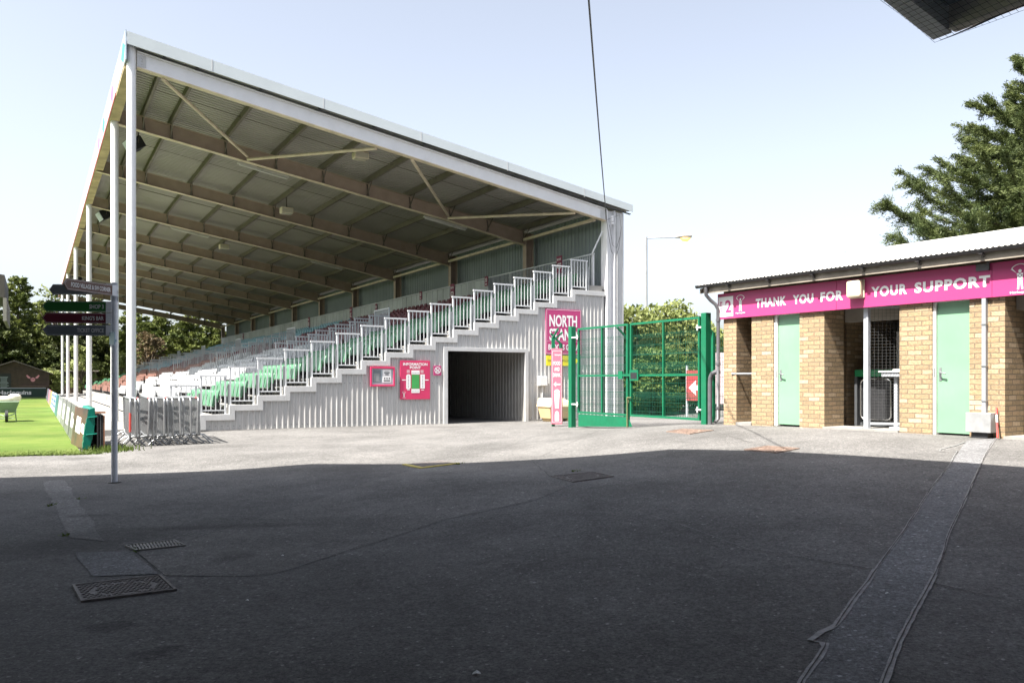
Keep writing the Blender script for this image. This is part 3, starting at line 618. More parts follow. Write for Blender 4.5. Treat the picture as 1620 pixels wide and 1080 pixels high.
for q in slots:
    if q in nearset: continue
    j, n_ = q; x = ST(j) + .48; z = ZT(j) - .04; mi = cidx[colour(n_, j)]
    m.prism([(x, n_ - .19, z + .26), (x + .035, n_ - .19, z + .26), (x + .11, n_ - .19, z + .60), (x + .08, n_ - .19, z + .62), (x + .045, n_ - .19, z + .5)], (0, .38, 0), mi)
    m.prism([(x + .081, n_ - .18, z + .60), (x + .11, n_ - .18, z + .60), (x + .122, n_ - .11, z + .675), (x + .122, n_ + .11, z + .675), (x + .11, n_ + .18, z + .60), (x + .081, n_ + .18, z + .60)][0:2] + [(x + .122, n_ - .10, z + .675), (x + .095, n_ - .10, z + .685)], (0, .28, 0), mi) if False else m.box(x + .082, x + .112, n_ - .14, n_ + .14, z + .60, z + .672, mi)
    m.prism([(x - .10, n_ - .2, z + .25), (x - .055, n_ - .2, z + .22), (x, n_ - .2, z + .54), (x - .05, n_ - .2, z + .55)], (0, .4, 0), mi)
    m.box(x - .02, x + .08, n_ - .235, n_ - .215, z + .05, z + .34, 5)
o = m.build('distant_seating', list(SEATC.values()) + [DARK], loc=S.o, rz=S.a)
tag(o, 'far rows of maroon, grey, brown and light blue seats filling the stand', 'seats', kind='stuff')

# ------------------------------------------------------------------ things fixed to the stand
def frame_sign(name, label, cat, fr, x, z, w, h, ma, face='-y', off=-.06, th=.03, group=None):
    "returns (thing, ux) for a board whose face looks along -y (or -x) of its frame; text is drawn from its centre"
    if face == '-y': loc = fr.w((x, off, z)); rz = fr.a
    else: loc = fr.w((off, x, z)); rz = fr.a - math.pi / 2
    t = thing(name, label, cat, loc, rz, group); m = MB(); m.box(-w / 2, w / 2, 0, th, -h / 2, h / 2); m.build('panel', ma, t, bevel=.004)
    return t
UX, UZ = (1, 0, 0), (0, 0, 1)
def letter(t, items, ma=LETTER, name='lettering', y=-.004):
    m = MB()
    for body, cx, cz, w, h, *b in items: m.text(body, (cx, y, cz), UX, UZ, w, h, 0, b[0] if b else .025, b[1] if len(b) > 1 else 1.)
    return m.build(name, ma, t)
def emblem(t, cx, cz, h, y=-.005, name='emblem', caption=True):
    m = MB(); o = (cx, y, cz); k = h
    P = lambda pts, mi=0: m.poly(o, UX, UZ, [(a * k, b * k) for a, b in pts], mi)
    P([(-.10, .12), (.10, .12), (.07, -.12), (-.07, -.12)]); P([(-.07, -.12), (-.01, -.12), (-.03, -.42), (-.09, -.42)]); P([(.01, -.12), (.07, -.12), (.10, -.42), (.04, -.42)])
    P([(-.10, .12), (-.06, .07), (-.24, .30), (-.29, .27)]); P([(.06, .07), (.10, .12), (.29, .27), (.24, .30)]); m.disc(o, UX, UZ, 0, .19 * k, .055 * k, 0, 12)
    m.disc(o, UX, UZ, 0, .10 * k, .335 * k, 0, 14, .305 * k, 38, 142)
    o2 = (cx, y - .002, cz)
    for a in range(3):
        for b in range(5):
            if (a + b) % 2: m.poly(o2, UX, UZ, [((-.055 + .055 * a) * k, (.10 - .06 * b - .03) * k), ((-.03 + .055 * a) * k, (.10 - .06 * b) * k), ((-.055 + .055 * a) * k, (.10 - .06 * b + .03) * k), ((-.08 + .055 * a) * k, (.10 - .06 * b) * k)], 1 + (a + b // 2) % 2)
    if caption: m.text('Harlequins', (cx, y, cz - .52 * k), UX, UZ, .62 * k, .10 * k, 0)
    return m.build(name, [LETTER, DARK, mat('emblem_green', (.05, .45, .22))], t)
t = frame_sign('map_board', 'crimson information board with a white and green ground plan', 'sign', S, 7.81, 1.343, .98, 1.17, CRIMS)
letter(t, [('INFORMATION', 0, .475, .80, .085, .03), ('POINT', 0, .375, .36, .085, .03)])
m = MB(); o = (0, -.004, 0)
m.rect(o, UX, UZ, -.13, .14, .17, .29); m.rect(o, UX, UZ, -.13, .14, -.39, -.27); m.poly(o, UX, UZ, [(-.30, -.25), (-.27, -.28), (-.20, -.28), (-.155, -.24), (-.155, .13), (-.19, .17), (-.26, .17), (-.30, .13)]); m.rect(o, UX, UZ, .165, .31, -.26, .17)
m.rect(o, UX, UZ, -.44, -.31, -.015, .012); m.rect(o, UX, UZ, .32, .44, -.015, .012)
for zz in (.22, .25, .28): m.rect(o, UX, UZ, -.28, -.18, zz, zz + .014); m.rect(o, UX, UZ, .17, .27, zz, zz + .014)
m.rect(o, UX, UZ, -.27, -.18, -.31, -.295); m.rect(o, UX, UZ, .19, .29, -.31, -.295)
m.build('plan_stands', LETTER, t); m = MB(); m.rect((0, -.005, 0), UX, UZ, -.125, .135, -.26, .16); m.build('plan_pitch', mat('plan_green', (.05, .32, .08)), t)
m = MB()
for k in range(9):
    z = -.22 + .043 * k; m.rect((0, -.0055, 0), UX, UZ, -.25, -.21, z, z + .012); m.rect((0, -.0055, 0), UX, UZ, .22, .26, z, z + .012)
for k in range(5): m.rect((0, -.0055, 0), UX, UZ, -.11 + .05 * k, -.085 + .05 * k, .21, .225); m.rect((0, -.0055, 0), UX, UZ, -.11 + .05 * k, -.085 + .05 * k, -.345, -.33)
m.build('plan_marks', DKGREY, t); emblem(t, -.37, -.43, .2)
t = thing('notice_case', 'crimson framed notice case with a grey and a white notice inside', 'noticeboard', S.w((6.75, -.06, 1.44)), S.a)
m = MB(); w, h = .385, .29
m.box(-w, w, -.05, .0, h - .055, h); m.box(-w, w, -.05, .0, -h, -h + .055); m.box(-w, -w + .05, -.05, .0, -h + .055, h - .055); m.box(w - .05, w, -.05, .0, -h + .055, h - .055); m.build('frame', CRIMS, t, bevel=.006)
m = MB(); m.box(-w + .05, w - .05, -.02, -.005, -h + .055, h - .055); m.build('backing', mat('case_grey', (.36, .42, .46), .3), t)
m = MB(); m.box(-.30, -.05, -.026, -.0205, -.17, .20); nd = m.build('dark_notice', mat('notice_grey', (.16, .18, .2), .5), t)
m = MB()
for k in range(9): m.rect((0, -.028, 0), UX, UZ, -.28, -.09 - .03 * random.random(), .08 - .027 * k, .09 - .027 * k)
m.build('notice_lines', mat('line_grey', (.45, .45, .45)), nd); m = MB(); m.box(.0, .27, -.026, -.0205, -.17, .21); nw = m.build('white_notice', LETTER, t)
m = MB()
for q_ in ((.05, .22, .10, .135), (.08, .19, .045, .08), (.08, .19, .165, .172)): m.rect((0, -.028, 0), UX, UZ, *q_)
for k in range(3): m.rect((0, -.028, 0), UX, UZ, .04 + .075 * k, .085 + .075 * k, -.07, -.03)
m.rect((0, -.028, 0), UX, UZ, .03, .24, -.135, -.10); m.build('notice_print', DKGREY, nw)
t = frame_sign('no_smoking_sign', 'small square magenta no smoking sign on the grey wall by the tunnel', 'sign', S, 8.55, 1.63, .26, .3, PINK, th=.02)
m = MB(); o = (0, -.004, 0); m.disc(o, UX, UZ, 0, .01, .105, 0, 24, .082); m.poly(o, UX, UZ, [(-.08, .06), (-.06, .085), (.085, -.045), (.065, -.07)]); m.poly(o, UX, UZ, [(-.06, -.04), (-.045, -.055), (.055, .045), (.04, .06)]); m.disc(o, UX, UZ, -.02, -.01, .03, 0, 10); m.build('no_smoking_symbol', LETTER, t)
t = frame_sign('stand_name_sign', 'big magenta sign naming the stand, half behind the gate post', 'sign', S, 13.22, 2.96, 1.44, 1.52, PINK)
letter(t, [('NORTH', -.02, .36, 1.12, .40, .03), ('STAND', -.02, -.10, 1.12, .40, .03), ('BLOCKS GE-GA', 0, -.52, 1.24, .19, .03)])
m = MB(); o = (0, -.004, 0)
for q in ((-.69, .69, .725, .735), (-.69, .69, -.735, -.725), (-.69, -.68, -.725, .725), (.68, .69, -.725, .725)): m.rect(o, UX, UZ, *q)
m.rect(o, UX, UZ, -.69, .69, -.325, -.319); m.build('border', LETTER, t)
t = thing('arrow_sign', 'bright yellow arrow sign pointing right below the stand name', 'sign', S.w((13.15, -.06, 1.99)), S.a)
m = MB(); m.prism([(-.62, 0, -.17), (.5, 0, -.17), (.66, 0, 0), (.5, 0, .17), (-.62, 0, .17)], (0, .015, 0)); m.build('panel', mat('sign_yellow', (.75, .68, .03), .5), t); letter(t, [('THE BOX OFFICE', -.16, 0, .86, .075, .01)], DKGREY)
t = thing('electrical_box', 'small white electrical box on the grey wall above the grit bin', 'box', S.w((12.34, -.06, 1.31)), S.a)
m = MB(); m.box(-.16, .16, -.12, .03, -.16, .16); m.build('casing', TRIM, t, bevel=.012); m = MB(); m.box(-.14, .14, -.13, -.121, -.14, .14); m.build('cover', WHITE, t, bevel=.004); m = MB(); m.tube([(0, -.04, -.16), (0, -.04, -1.2)], .018, 8); m.build('conduit', RAILW, t)
# grit bin
gb_ = S.w((12.55, -.62, 0)); t = thing('grit_bin', 'pale yellow plastic grit bin with a sloping lid by the end wall', 'bin', (gb_.x, gb_.y, gz(gb_.x, gb_.y)), S.a)
m = MB(); b0 = [(-.42, -.3), (.42, -.3), (.42, .3), (-.42, .3)]; b1 = [(-.50, -.37), (.50, -.37), (.50, .37), (-.50, .37)]
vs = [(x, y, .09) for x, y in b0] + [(x, y, .48) for x, y in b1]; m.add(vs, [(3, 2, 1, 0), (4, 5, 6, 7), (0, 1, 5, 4), (1, 2, 6, 5), (2, 3, 7, 6), (3, 0, 4, 7)])
for x in (-.36, -.06, .24): m.box(x, x + .14, -.28, .28, 0, .1)
BIN = mat('bin_yellow', (.62, .46, .24), .5, var=.06, dirt=.1); m.build('tub', BIN, t, bevel=.02)
m = MB(); vs = [(-.53, -.41, .47), (.53, -.41, .47), (.53, .40, .47), (-.53, .40, .47), (-.50, -.38, .56), (.50, -.38, .56), (.47, .36, .76), (-.47, .36, .76)]
m.add(vs, [(3, 2, 1, 0), (4, 5, 6, 7), (0, 1, 5, 4), (1, 2, 6, 5), (2, 3, 7, 6), (3, 0, 4, 7)]); m.build('lid', mat('bin_lid', (.66, .53, .34), .5, var=.05), t, bevel=.02)
# lights and boxes under the roof
for s0, s1, n_, lab in ((3.7, 5.4, 5.2, 'white fluorescent tube light under the second rafter near the front'), (10.45, 12.25, 5.2, 'white fluorescent tube light under the second rafter near the back'), (3.45, 5.2, 18.8, 'white fluorescent tube light under the fourth rafter, above the seats'), (10.2, 11.9, 18.8, 'fluorescent tube light under the fourth rafter in the dark rear'), (3.5, 5.2, 32.4, 'fluorescent tube light far down the stand under the sixth rafter')):
    z0 = RF(s0, 9.17); t = thing('tube_light', lab, 'light', S.w((s0, n_, z0)), S.a, 'tube lights under the stand roof')
    d = Vector((s1 - s0, 0, RF(s1, 9.17) - z0)); m = MB(); m.bar((0, 0, 0), d, .13, .05); m.build('batten', mat('batten_grey', (.42, .41, .38), .5), t, bevel=.008); m = MB(); m.tube([Vector((.05, 0, -.055)), d + Vector((-.05, 0, -.055))], .028, 10); m.build('tube', mat('tube_glass', (.5, .5, .46), .3), t)
    m = MB(); m.tube([Vector((.1, -.1, .06)), d + Vector((.1, -.1, .06))], .025, 6); m.build('cable', PURL, t)
for s_, n_, z, lab in ((7.0, 2.5, 8.58, 'cream boxy floodlight hung below the first bay of roof'), (6.6, 10.0, 8.1, 'cream boxy floodlight hung below the third bay of roof'), (6.5, 22.0, 8.35, 'cream boxy floodlight small and far down the stand')):
    t = thing('box_floodlight', lab, 'floodlight', S.w((s_, n_, z)), S.a, 'cream box lights under the stand roof')
    m = MB(); m.box(-.24, .24, -.17, .17, -.08, .16); m.build('housing', CREAM, t, bevel=.03); m = MB(); m.box(-.2, .2, -.18, -.165, -.06, .1); m.box(-.2, .2, -.14, .14, -.095, -.075); m.build('lens', mat('lens', (.5, .47, .38), .2), t); m = MB(); m.bar((0, 0, .16), (0, 0, RF(s_, 9.75) - z), .04, .04, (1, 0, 0)); m.build('hanger', PURL, t)
for n_, s_, z, lab in ((6.6, .75, 9.1, 'black loudspeaker on a bracket behind the nearest white column'), (19.6, .7, 9.05, 'black loudspeaker on a bracket by the third white column'), (46.6, .7, 9.0, 'small black loudspeaker far along the front of the roof')):
    t = thing('loudspeaker', lab, 'loudspeaker', S.w((s_, n_, z)), S.a, 'loudspeakers under the front of the roof')
    m = MB(); m.M = Matrix.Rotation(R(-30), 4, 'Y') @ Matrix.Rotation(R(20), 4, 'Z')
    m.prism([(-.28, -.25, -.22), (.2, -.18, -.18), (.2, -.18, .18), (-.28, -.25, .22)], (0, .46, 0)); m.build('cabinet', DARK, t, bevel=.015)
    m = MB(); m.M = Matrix.Rotation(R(-30), 4, 'Y') @ Matrix.Rotation(R(20), 4, 'Z'); m.box(-.305, -.285, -.22, .2, -.19, .19); m.build('grille', GREY, t); m = MB(); m.bar((.05, 0, .1), (.1, 0, RF(s_, 9.8) - z), .04, .04, (1, 0, 0)); m.tube([(.05, -.2, 0), (.07, -.2, .2), (.07, .25, .2), (.05, .25, 0)], .015, 6); m.build('bracket', PURL, t)
MARO = mat('sign_maroon', (.20, .02, .06), .5)
for n_, z, w, h, txt, lab in ((11.3, 5.40, .42, .84, 'BLOCK|GD', 'tall maroon block sign reading GD on the rear parapet'), (2.35, 5.62, .36, .64, 'BLOCK|GE', 'maroon block sign on the balustrade at the top of the end steps'), (8.0, 5.60, .28, .42, 'o', 'small maroon pictogram sign between the two nearest block signs'), (14.9, 5.60, .28, .42, 'o', 'small maroon pictogram sign just beyond the GD block sign'),
                              (21.1, 5.46, .28, .46, 'o', 'small maroon pictogram sign before the GC block sign'), (25.4, 5.42, .42, .84, 'BLOCK|GC', 'tall maroon block sign reading GC on the rear parapet'), (34.3, 5.4, .42, .84, 'BLOCK|GB', 'maroon block sign far along the rear parapet'), (55.4, 5.3, .42, .84, 'BLOCK|GA', 'tiny maroon block sign at the far end of the rear parapet')):
    t = frame_sign('block_sign', lab, 'sign', S, n_, z, w, h, MARO, '-x', 14.64, .02, 'maroon signs along the rear parapet')
    if txt == 'o': m = MB(); m.disc((0, -.004, 0), UX, UZ, 0, .05, .085, 0, 18, .06); m.poly((0, -.004, 0), UX, UZ, [(-.06, .09), (-.04, .11), (.06, .01), (.04, -.01)]); m.rect((0, -.004, 0), UX, UZ, -.07, .07, -.15, -.11); m.build('pictogram', LETTER, t)
    else: a, b = txt.split('|'); letter(t, [(a, 0, h * .3, w * .78, h * .12), (b, 0, -h * .08, w * .72, h * .32)])

# ------------------------------------------------------------------ the turnstile building
gh = thing('turnstile_building', 'low buff brick turnstile building with mint doors and a white corrugated roof', 'building', G.o, G.a)
B0, B1 = -.5, 2.05
m = MB(); m.box(0, .31, 0, 4, B0, B1); m.build('end_wall', BRICK, gh)
for a, b, d in ((.671, 1.16, .56), (1.725, 2.22, .56), (3.57, 4.085, .56), (4.645, 5.135, .56), (6.5, 7.3, .56), (8.7, 9.4, .56)):
    m = MB(); m.box(a, b, 0, d, B0, B1); m.build('pier', BRICK, gh)
m = MB(); m.box(.31, 9.4, 3.7, 4, B0, B1); m.box(9.1, 9.4, .56, 3.7, B0, B1); m.box(.31, .671, 1.9, 2.0, B0, B1); m.build('rear_wall', BRICK, gh)
m = MB(); m.box(1.16, 1.725, .20, .56, B1 - .03, B1); m.box(4.085, 4.645, .2, .56, B1 - .03, B1); m.box(1.2, 1.7, .5, .56, B0, B1); m.box(4.1, 4.6, .5, .56, B0, B1); m.build('door_backing', DKGREY, gh)
m = MB(); m.box(2.0, 2.06, .9, 3.7, B0, B1); m.box(3.75, 3.81, .9, 3.7, B0, B1); m.build('inner_wall', BRICK, gh)
m = MB(); m.box(-.05, 9.5, -.02, 4.05, B1, B1 + .04); m.build('ceiling', WOOD, gh)
m = MB(); m.box(-.02, 9.5, .02, 4.05, B1 + .04, 2.58); m.build('roof_frame', WOOD, gh)
m = MB(); m.box(2.22, 3.57, -.05, .56, -.2, .015); m.box(.31, .671, -.02, 1.9, -.2, .012); m.box(5.135, 6.5, -.05, .56, -.2, .015); m.build('threshold', CONC, gh)
for q_ in ((2.25, 3.55, .55, .72), (5.15, 6.5, .3, .5)): m = MB(); m.box(*q_, 1.82, 2.05); m.build('lintel', mat('lintel_concrete', (.3, .28, .25), .85, var=.15), gh)
m = MB()                                            # corrugated roof: two slopes
def corr(ya, za, yb, zb):
    x = -.42; k = 0; P = []
    while x < 9.9: P.append((x, .013 * math.cos(2 * math.pi * k / 6))); x += .08 / 6; k += 1
    vs = [(x, ya, za + d) for x, d in P] + [(x, yb, zb + d) for x, d in P] + [(x, ya, za + d - .012) for x, d in P] + [(x, yb, zb + d - .012) for x, d in P]; n_ = len(P)
    m.add(vs, [(i, i + 1, n_ + i + 1, n_ + i) for i in range(n_ - 1)] + [(2 * n_ + i, 3 * n_ + i, 3 * n_ + i + 1, 2 * n_ + i + 1) for i in range(n_ - 1)] + [(i, 2 * n_ + i, 2 * n_ + i + 1, i + 1) for i in range(n_ - 1)], 0, True)
corr(-.27, 2.68, 1.6, 3.13); corr(4.4, 2.4, 1.6, 3.13); m.build('corrugated_roof', ROOFW, gh)
m = MB(); m.tube([(-.44, 1.6, 3.15), (9.9, 1.6, 3.15)], .07, 10); m.build('ridge_tile', ROOFW, gh)
m = MB(); m.box(-.3, 9.6, -.235, -.21, 2.495, 2.625); m.box(-.1, 9.6, -.21, -.0, 2.56, 2.6); m.build('fascia_board', WOOD, gh)
m = MB(); m.prism([(-.36, -.1, 2.56), (1.6, -.1, 3.04), (1.6, -.1, 2.9), (-.30, -.1, 2.46)][::-1] if False else [(-.40, -.235, 2.5), (-.40, -.235, 2.6), (-.40, 1.6, 3.06), (-.40, 1.6, 2.96)], (.03, 0, 0)); m.build('barge_board', WOOD, gh)
m = MB(); n_ = 8
pr = [(-.275 + .042 * math.cos(t), 2.655 + .05 * math.sin(t)) for t in [math.pi + math.pi * k / n_ for k in range(n_ + 1)]]
vs = [(-.45, y, z) for y, z in pr] + [(9.7, y, z) for y, z in pr]; m.add(vs, [(k, k + 1, n_ + 2 + k, n_ + 1 + k) for k in range(n_)], 0, True); m.add(vs[:n_ + 1], [tuple(range(n_ + 1))])
vs2 = [(-.45, -.275 + .037 * math.cos(t), 2.655 + .045 * math.sin(t)) for t in [math.pi + math.pi * k / n_ for k in range(n_ + 1)]]; vs2 += [(9.7, y, z) for _, y, z in vs2]; m.add(vs2, [(k, n_ + 1 + k, n_ + 2 + k, k + 1) for k in range(n_)], 0, True)
m.tube([(-.45, -.317, 2.655), (9.7, -.317, 2.655)], .006, 6); gt = m.build('gutter', BLACK, gh)
m = MB()
for k in range(11): x = .35 + k * .92; m.bar((x, -.30, 2.598), (x, -.237, 2.545), .03, .012); m.box(x - .03, x + .03, -.322, -.24, 2.592, 2.602)
m.build('gutter_brackets', BLACK, gt)
m = MB(); m.tube([(-.20, -.275, 2.61), (-.20, -.275, 2.46), (-.17, -.18, 2.36), (-.10, -.12, 2.28), (-.07, -.08, 2.18), (-.07, -.08, .06), (-.07, -.16, .0)], .035, 12)
for z in (.25, 1.1, 1.95): m.tube([(-.07, -.08, z), (-.07, -.08, z + .05)], .045, 12)
m.build('downpipe', PIPE, gh)
for (x0, x1, xf) in ((1.225, 1.725, 1.16), (4.130, 4.645, 4.085)):
    m = MB(); m.box(xf, x0, .03, .2, -.02, 2.03); m.box(x0, x1, .03, .2, 1.985, 2.03); m.build('door_frame', FRAMEW, gh, bevel=.003)
    m = MB(); m.box(x0 + .005, x1 - .003, .065, .11, .012, 1.982); d = m.build('door', DOOR, gh, bevel=.003)
    m = MB(); m.box(x0 + .035, x0 + .075, .058, .066, .80, 1.0); m.tube([(x0 + .055, .06, .93), (x0 + .055, .015, .93), (x0 + .075, .0, .925), (x0 + .165, .0, .905)], .011, 8); m.disc((x0 + .055, .057, .85), UX, UZ, 0, 0, .012, 0, 8); m.box(x0 - .025, x0 - .005, .02, .032, .86, 1.0); m.build('handle', GALV, d)
    for z_ in (.25, 1.0, 1.75): m = MB(); m.tube([(x1 - .008, .06, z_ - .05), (x1 - .008, .06, z_ + .05)], .008, 8); m.build('hinge', GALV, d)
m = MB(); m.tube([(.20, -.0, .93), (.75, .10, .93)], .022, 10); m.disc((.30, .02, .93), (0, 1, 0), UZ, 0, 0, .03); t_ = m.build('push_bar', GALV, gh)
# magenta frieze
t = thing('frieze_sign', 'long magenta frieze sign thanking supporters over the brick piers', 'sign', G.w((0, -.03, 2.245)), G.a)
m = MB(); m.box(-.10, 2.49, -.03, .02, -.255, .235); m.box(2.494, 4.985, -.03, .02, -.255, .235); m.box(4.989, 7.6, -.03, .02, -.255, .235); m.box(7.604, 9.6, -.03, .02, -.255, .235); m.build('panel', PINK, t, bevel=.003)
LB = lambda body, x0, x1: (body, (x0 + x1) / 2, -.015, x1 - x0, .165, .042, 1.16)
letter(t, [LB('THANK', .82, 1.49), LB('YOU', 1.63, 2.05), LB('FOR', 2.19, 2.62), LB('YOUR', 3.13, 3.73), LB('SUPPORT', 3.85, 4.965)], y=-.034)
m = MB(); m.box(-.075, .285, -.036, -.0305, -.215, .17); gpnl = m.build('gate_number_panel', LETTER, t)
m = MB(); m.text('2', (.17, -.039, -.02), UX, UZ, .15, .24, 0, .03); m.text('GATE', (-.005, -.039, -.03), (0, 0, 1), (-1, 0, 0), .23, .055, 0, .03); m.build('gate_number', PINK, gpnl)
emblem(t, .46, .02, .36, -.034); emblem(t, 5.36, .0, .42, -.034)
t = thing('bulkhead_lamp', 'square cream bulkhead lamp over the middle of the magenta frieze', 'lamp', G.w((2.885, -.06, 2.30)), G.a)
m = MB(); m.box(-.135, .135, -.03, .0, -.15, .15); m.build('base', CREAM, t, bevel=.01); m = MB(); m.box(-.125, .125, -.14, -.0305, -.14, .14); m.build('diffuser', mat('lamp_diffuser', (.72, .66, .48), .35, var=.06), t, bevel=.035)
t = thing('steel_post', 'grey square steel post standing in the turnstile entrance', 'post', G.w((2.965, .08, 0)), G.a); m = MB(); m.box(-.04, .04, -.04, .04, -.1, 2.03); m.build('shaft', GREY, t, bevel=.006); m = MB(); m.box(-.07, .09, -.05, .06, .012, .03); m.build('foot_plate', GALV, t)
t = thing('turnstile', 'dark full height turnstile with a green cover in the entrance', 'turnstile', G.w((2.3, .75, .01)), G.a)
TG = mat('turnstile_green', (.01, .16, .06), .4)
m = MB(); m.box(.0, 1.2, .0, .5, .86, .98); m.build('cover', TG, t, bevel=.01); m = MB(); m.box(0, .05, 0, .5, 0, .86); m.box(1.15, 1.2, 0, .5, 0, .86); m.box(0, 1.2, .1, .5, 0, .06); m.build('frame', DKGREY, t)
m = MB(); P = []
for cx, cz, a0 in ((.58, .74, 0), (.20, .74, 90), (.20, .20, 180), (.58, .20, 270)):
    for k in range(5): a = R(a0 + 22.5 * k); P.append((cx + .09 * math.cos(a), .02, cz + .08 * math.sin(a)))
m.tube(P + [P[0]], .016, 8); m.build('hoop', mat('polished_steel', (.6, .6, .6), .2, .9), t); m = MB(); m.prism([(x, .04, z) for x, _, z in P], (0, .02, 0)); m.build('hoop_panel', DARK, t)
m = MB()
for k in range(4): m.bar((.1, .25, .3 + .15 * k), (1.1, .25, .3 + .15 * k), .03, .03)
m.build('rotor_bars', DKGREY, t)
t = thing('mesh_screen', 'grey wire mesh screen between the steel post and the brick pier', 'screen', G.w((3.0, .12, 0)), G.a)
d_ = Vector((.57, .42, 0)); m = MB()
for k in range(13): p = d_ * (k / 12); m.bar(p + Vector((0, 0, .1)), p + Vector((0, 0, 2.0)), .003, .003, (1, 0, 0))
for k in range(38): m.bar(Vector((0, 0, .1 + .05 * k)), d_ + Vector((0, 0, .1 + .05 * k)), .003, .003)
m.build('mesh', mat('mesh_zinc', (.07, .072, .075), .5), t); m = MB(); m.bar((0, 0, .1), d_ + Vector((0, 0, .1)), .035, .035); m.bar((0, 0, 2.0), d_ + Vector((0, 0, 2.0)), .03, .03); m.build('frame', GREY, t)
t = thing('counter_shelf', 'narrow white metal shelf on a post inside the turnstile entrance', 'shelf', G.w((3.02, .5, 0)), G.a)
m = MB(); m.box(-.05, .52, -.12, .18, .94, .965); m.build('top', LETTER, t); m = MB(); m.box(.0, .5, -.10, -.085, .87, .94); m.box(.17, .23, -.02, .04, .04, .94); m.box(.11, .29, -.06, .08, .012, .04); m.build('leg', GREY, t); m = MB(); m.box(.17, .36, -.05, .07, .966, .99); m.box(.3, .34, -.02, .0, .99, 1.03); m.build('papers', LETTER, t)
t = thing('instruction_poster', 'tall white poster with a blue round symbol behind the mesh screen', 'poster', G.w((2.86, 1.35, 1.32)), G.a)
m = MB(); m.box(-.14, .14, 0, .01, -.34, .34); m.build('sheet', LETTER, t); m = MB(); m.disc((0, -.004, -.13), UX, UZ, 0, 0, .085, 0, 20); m.rect((0, -.004, 0), UX, UZ, -.08, .08, .02, .035); m.build('round_symbol', mat('sign_blue', (.03, .08, .35)), t); m = MB()
for k in range(4): m.rect((0, -.004, 0), UX, UZ, -.05, .06, .10 + .045 * k, .12 + .045 * k)
m.rect((0, -.006, -.13), UX, UZ, -.02, .02, -.05, .05); m.build('print', DKGREY, t)
t = thing('inner_panel', 'dull grey panelled cabinet in the back of the turnstile entrance', 'cabinet', G.w((2.5, 2.4, 0)), G.a); m = MB(); m.box(-.4, .6, 0, .3, .9, 1.9); m.build('casing', DKGREY, t); m = MB(); m.box(-.38, -.0, -.012, 0, 1.0, 1.86); m.box(.02, .58, -.012, 0, 1.0, 1.86); m.build('cover', mat('cabinet_grey', (.2, .2, .19)), t)
t = thing('conduit', 'grey vertical conduit with a metal box at its foot on the end pier', 'conduit', G.w((4.875, -.03, 0)), G.a)
m = MB(); m.box(-.028, .028, -.035, .029, .33, 1.985); m.build('duct', mat('duct_grey', (.27, .29, .32), .5), t); m = MB(); m.box(-.19, .16, -.17, .028, .06, .34); m.build('metal_box', mat('dull_zinc', (.33, .34, .35), .45, .3, var=.15, scale=9), t, bevel=.006); m = MB(); m.box(-.12, .10, -.13, .02, -.05, .06); m.build('dark_base', DARK, t); m = MB()
for z in (.5, 1.0, 1.6): m.box(-.035, .035, -.042, .02, z, z + .02)
m.build('clips', GALV, t)
t = thing('barrier_stake', 'thin red and white stake leaning against the end brick pier', 'stake', G.w((5.07, -.12, 0)), G.a); m = MB()
a = Vector((.07, -.10, 0)); b = Vector((-.04, .10, .42))
for k in range(4): m.bar(a.lerp(b, k / 4), a.lerp(b, (k + 1) / 4), .02, .02, (1, 0, 0), 1 if k == 2 else 0)
m.build('shaft', [RED, LETTER], t)
q = G.w((-.33, -.02, 0)); t = thing('guard_hoop', 'black bent pipe guard between the green gate post and the downpipe', 'guard', (q.x, q.y, gz(q.x, q.y)), G.a)
m = MB(); m.tube([(0, 0, -.1), (0, 0, .8), (.01, 0, .92), (.05, .0, 1.0), (.11, .02, 1.03), (.2, .04, 1.03)], .046, 12); m.build('pipe', PIPE, t)
m = MB(); pts = []
for k in range(14): u = k / 13; pts.append(Vector((4.9, -.09, 2.46)).lerp(Vector((6.4, -.5, 2.78)), u) + Vector((0, 0, .10 * math.sin(u * 3.1) ** .8 if 0 < u < 1 else 0)))
m.tube([p for p in pts], .012, 6); tag(m.build('black_cable', BLACK, loc=G.o, rz=G.a), 'black cable sagging from the eaves across the end of the magenta frieze', 'cable')
m = MB(); m.box(-.09, .09, -.03, -.0, -.05, .05); tag(m.build('cable_entry_box', PIPE, loc=G.w((4.87, -.062, 2.43)), rz=G.a), 'small dark cable entry box at the top edge of the frieze', 'box')

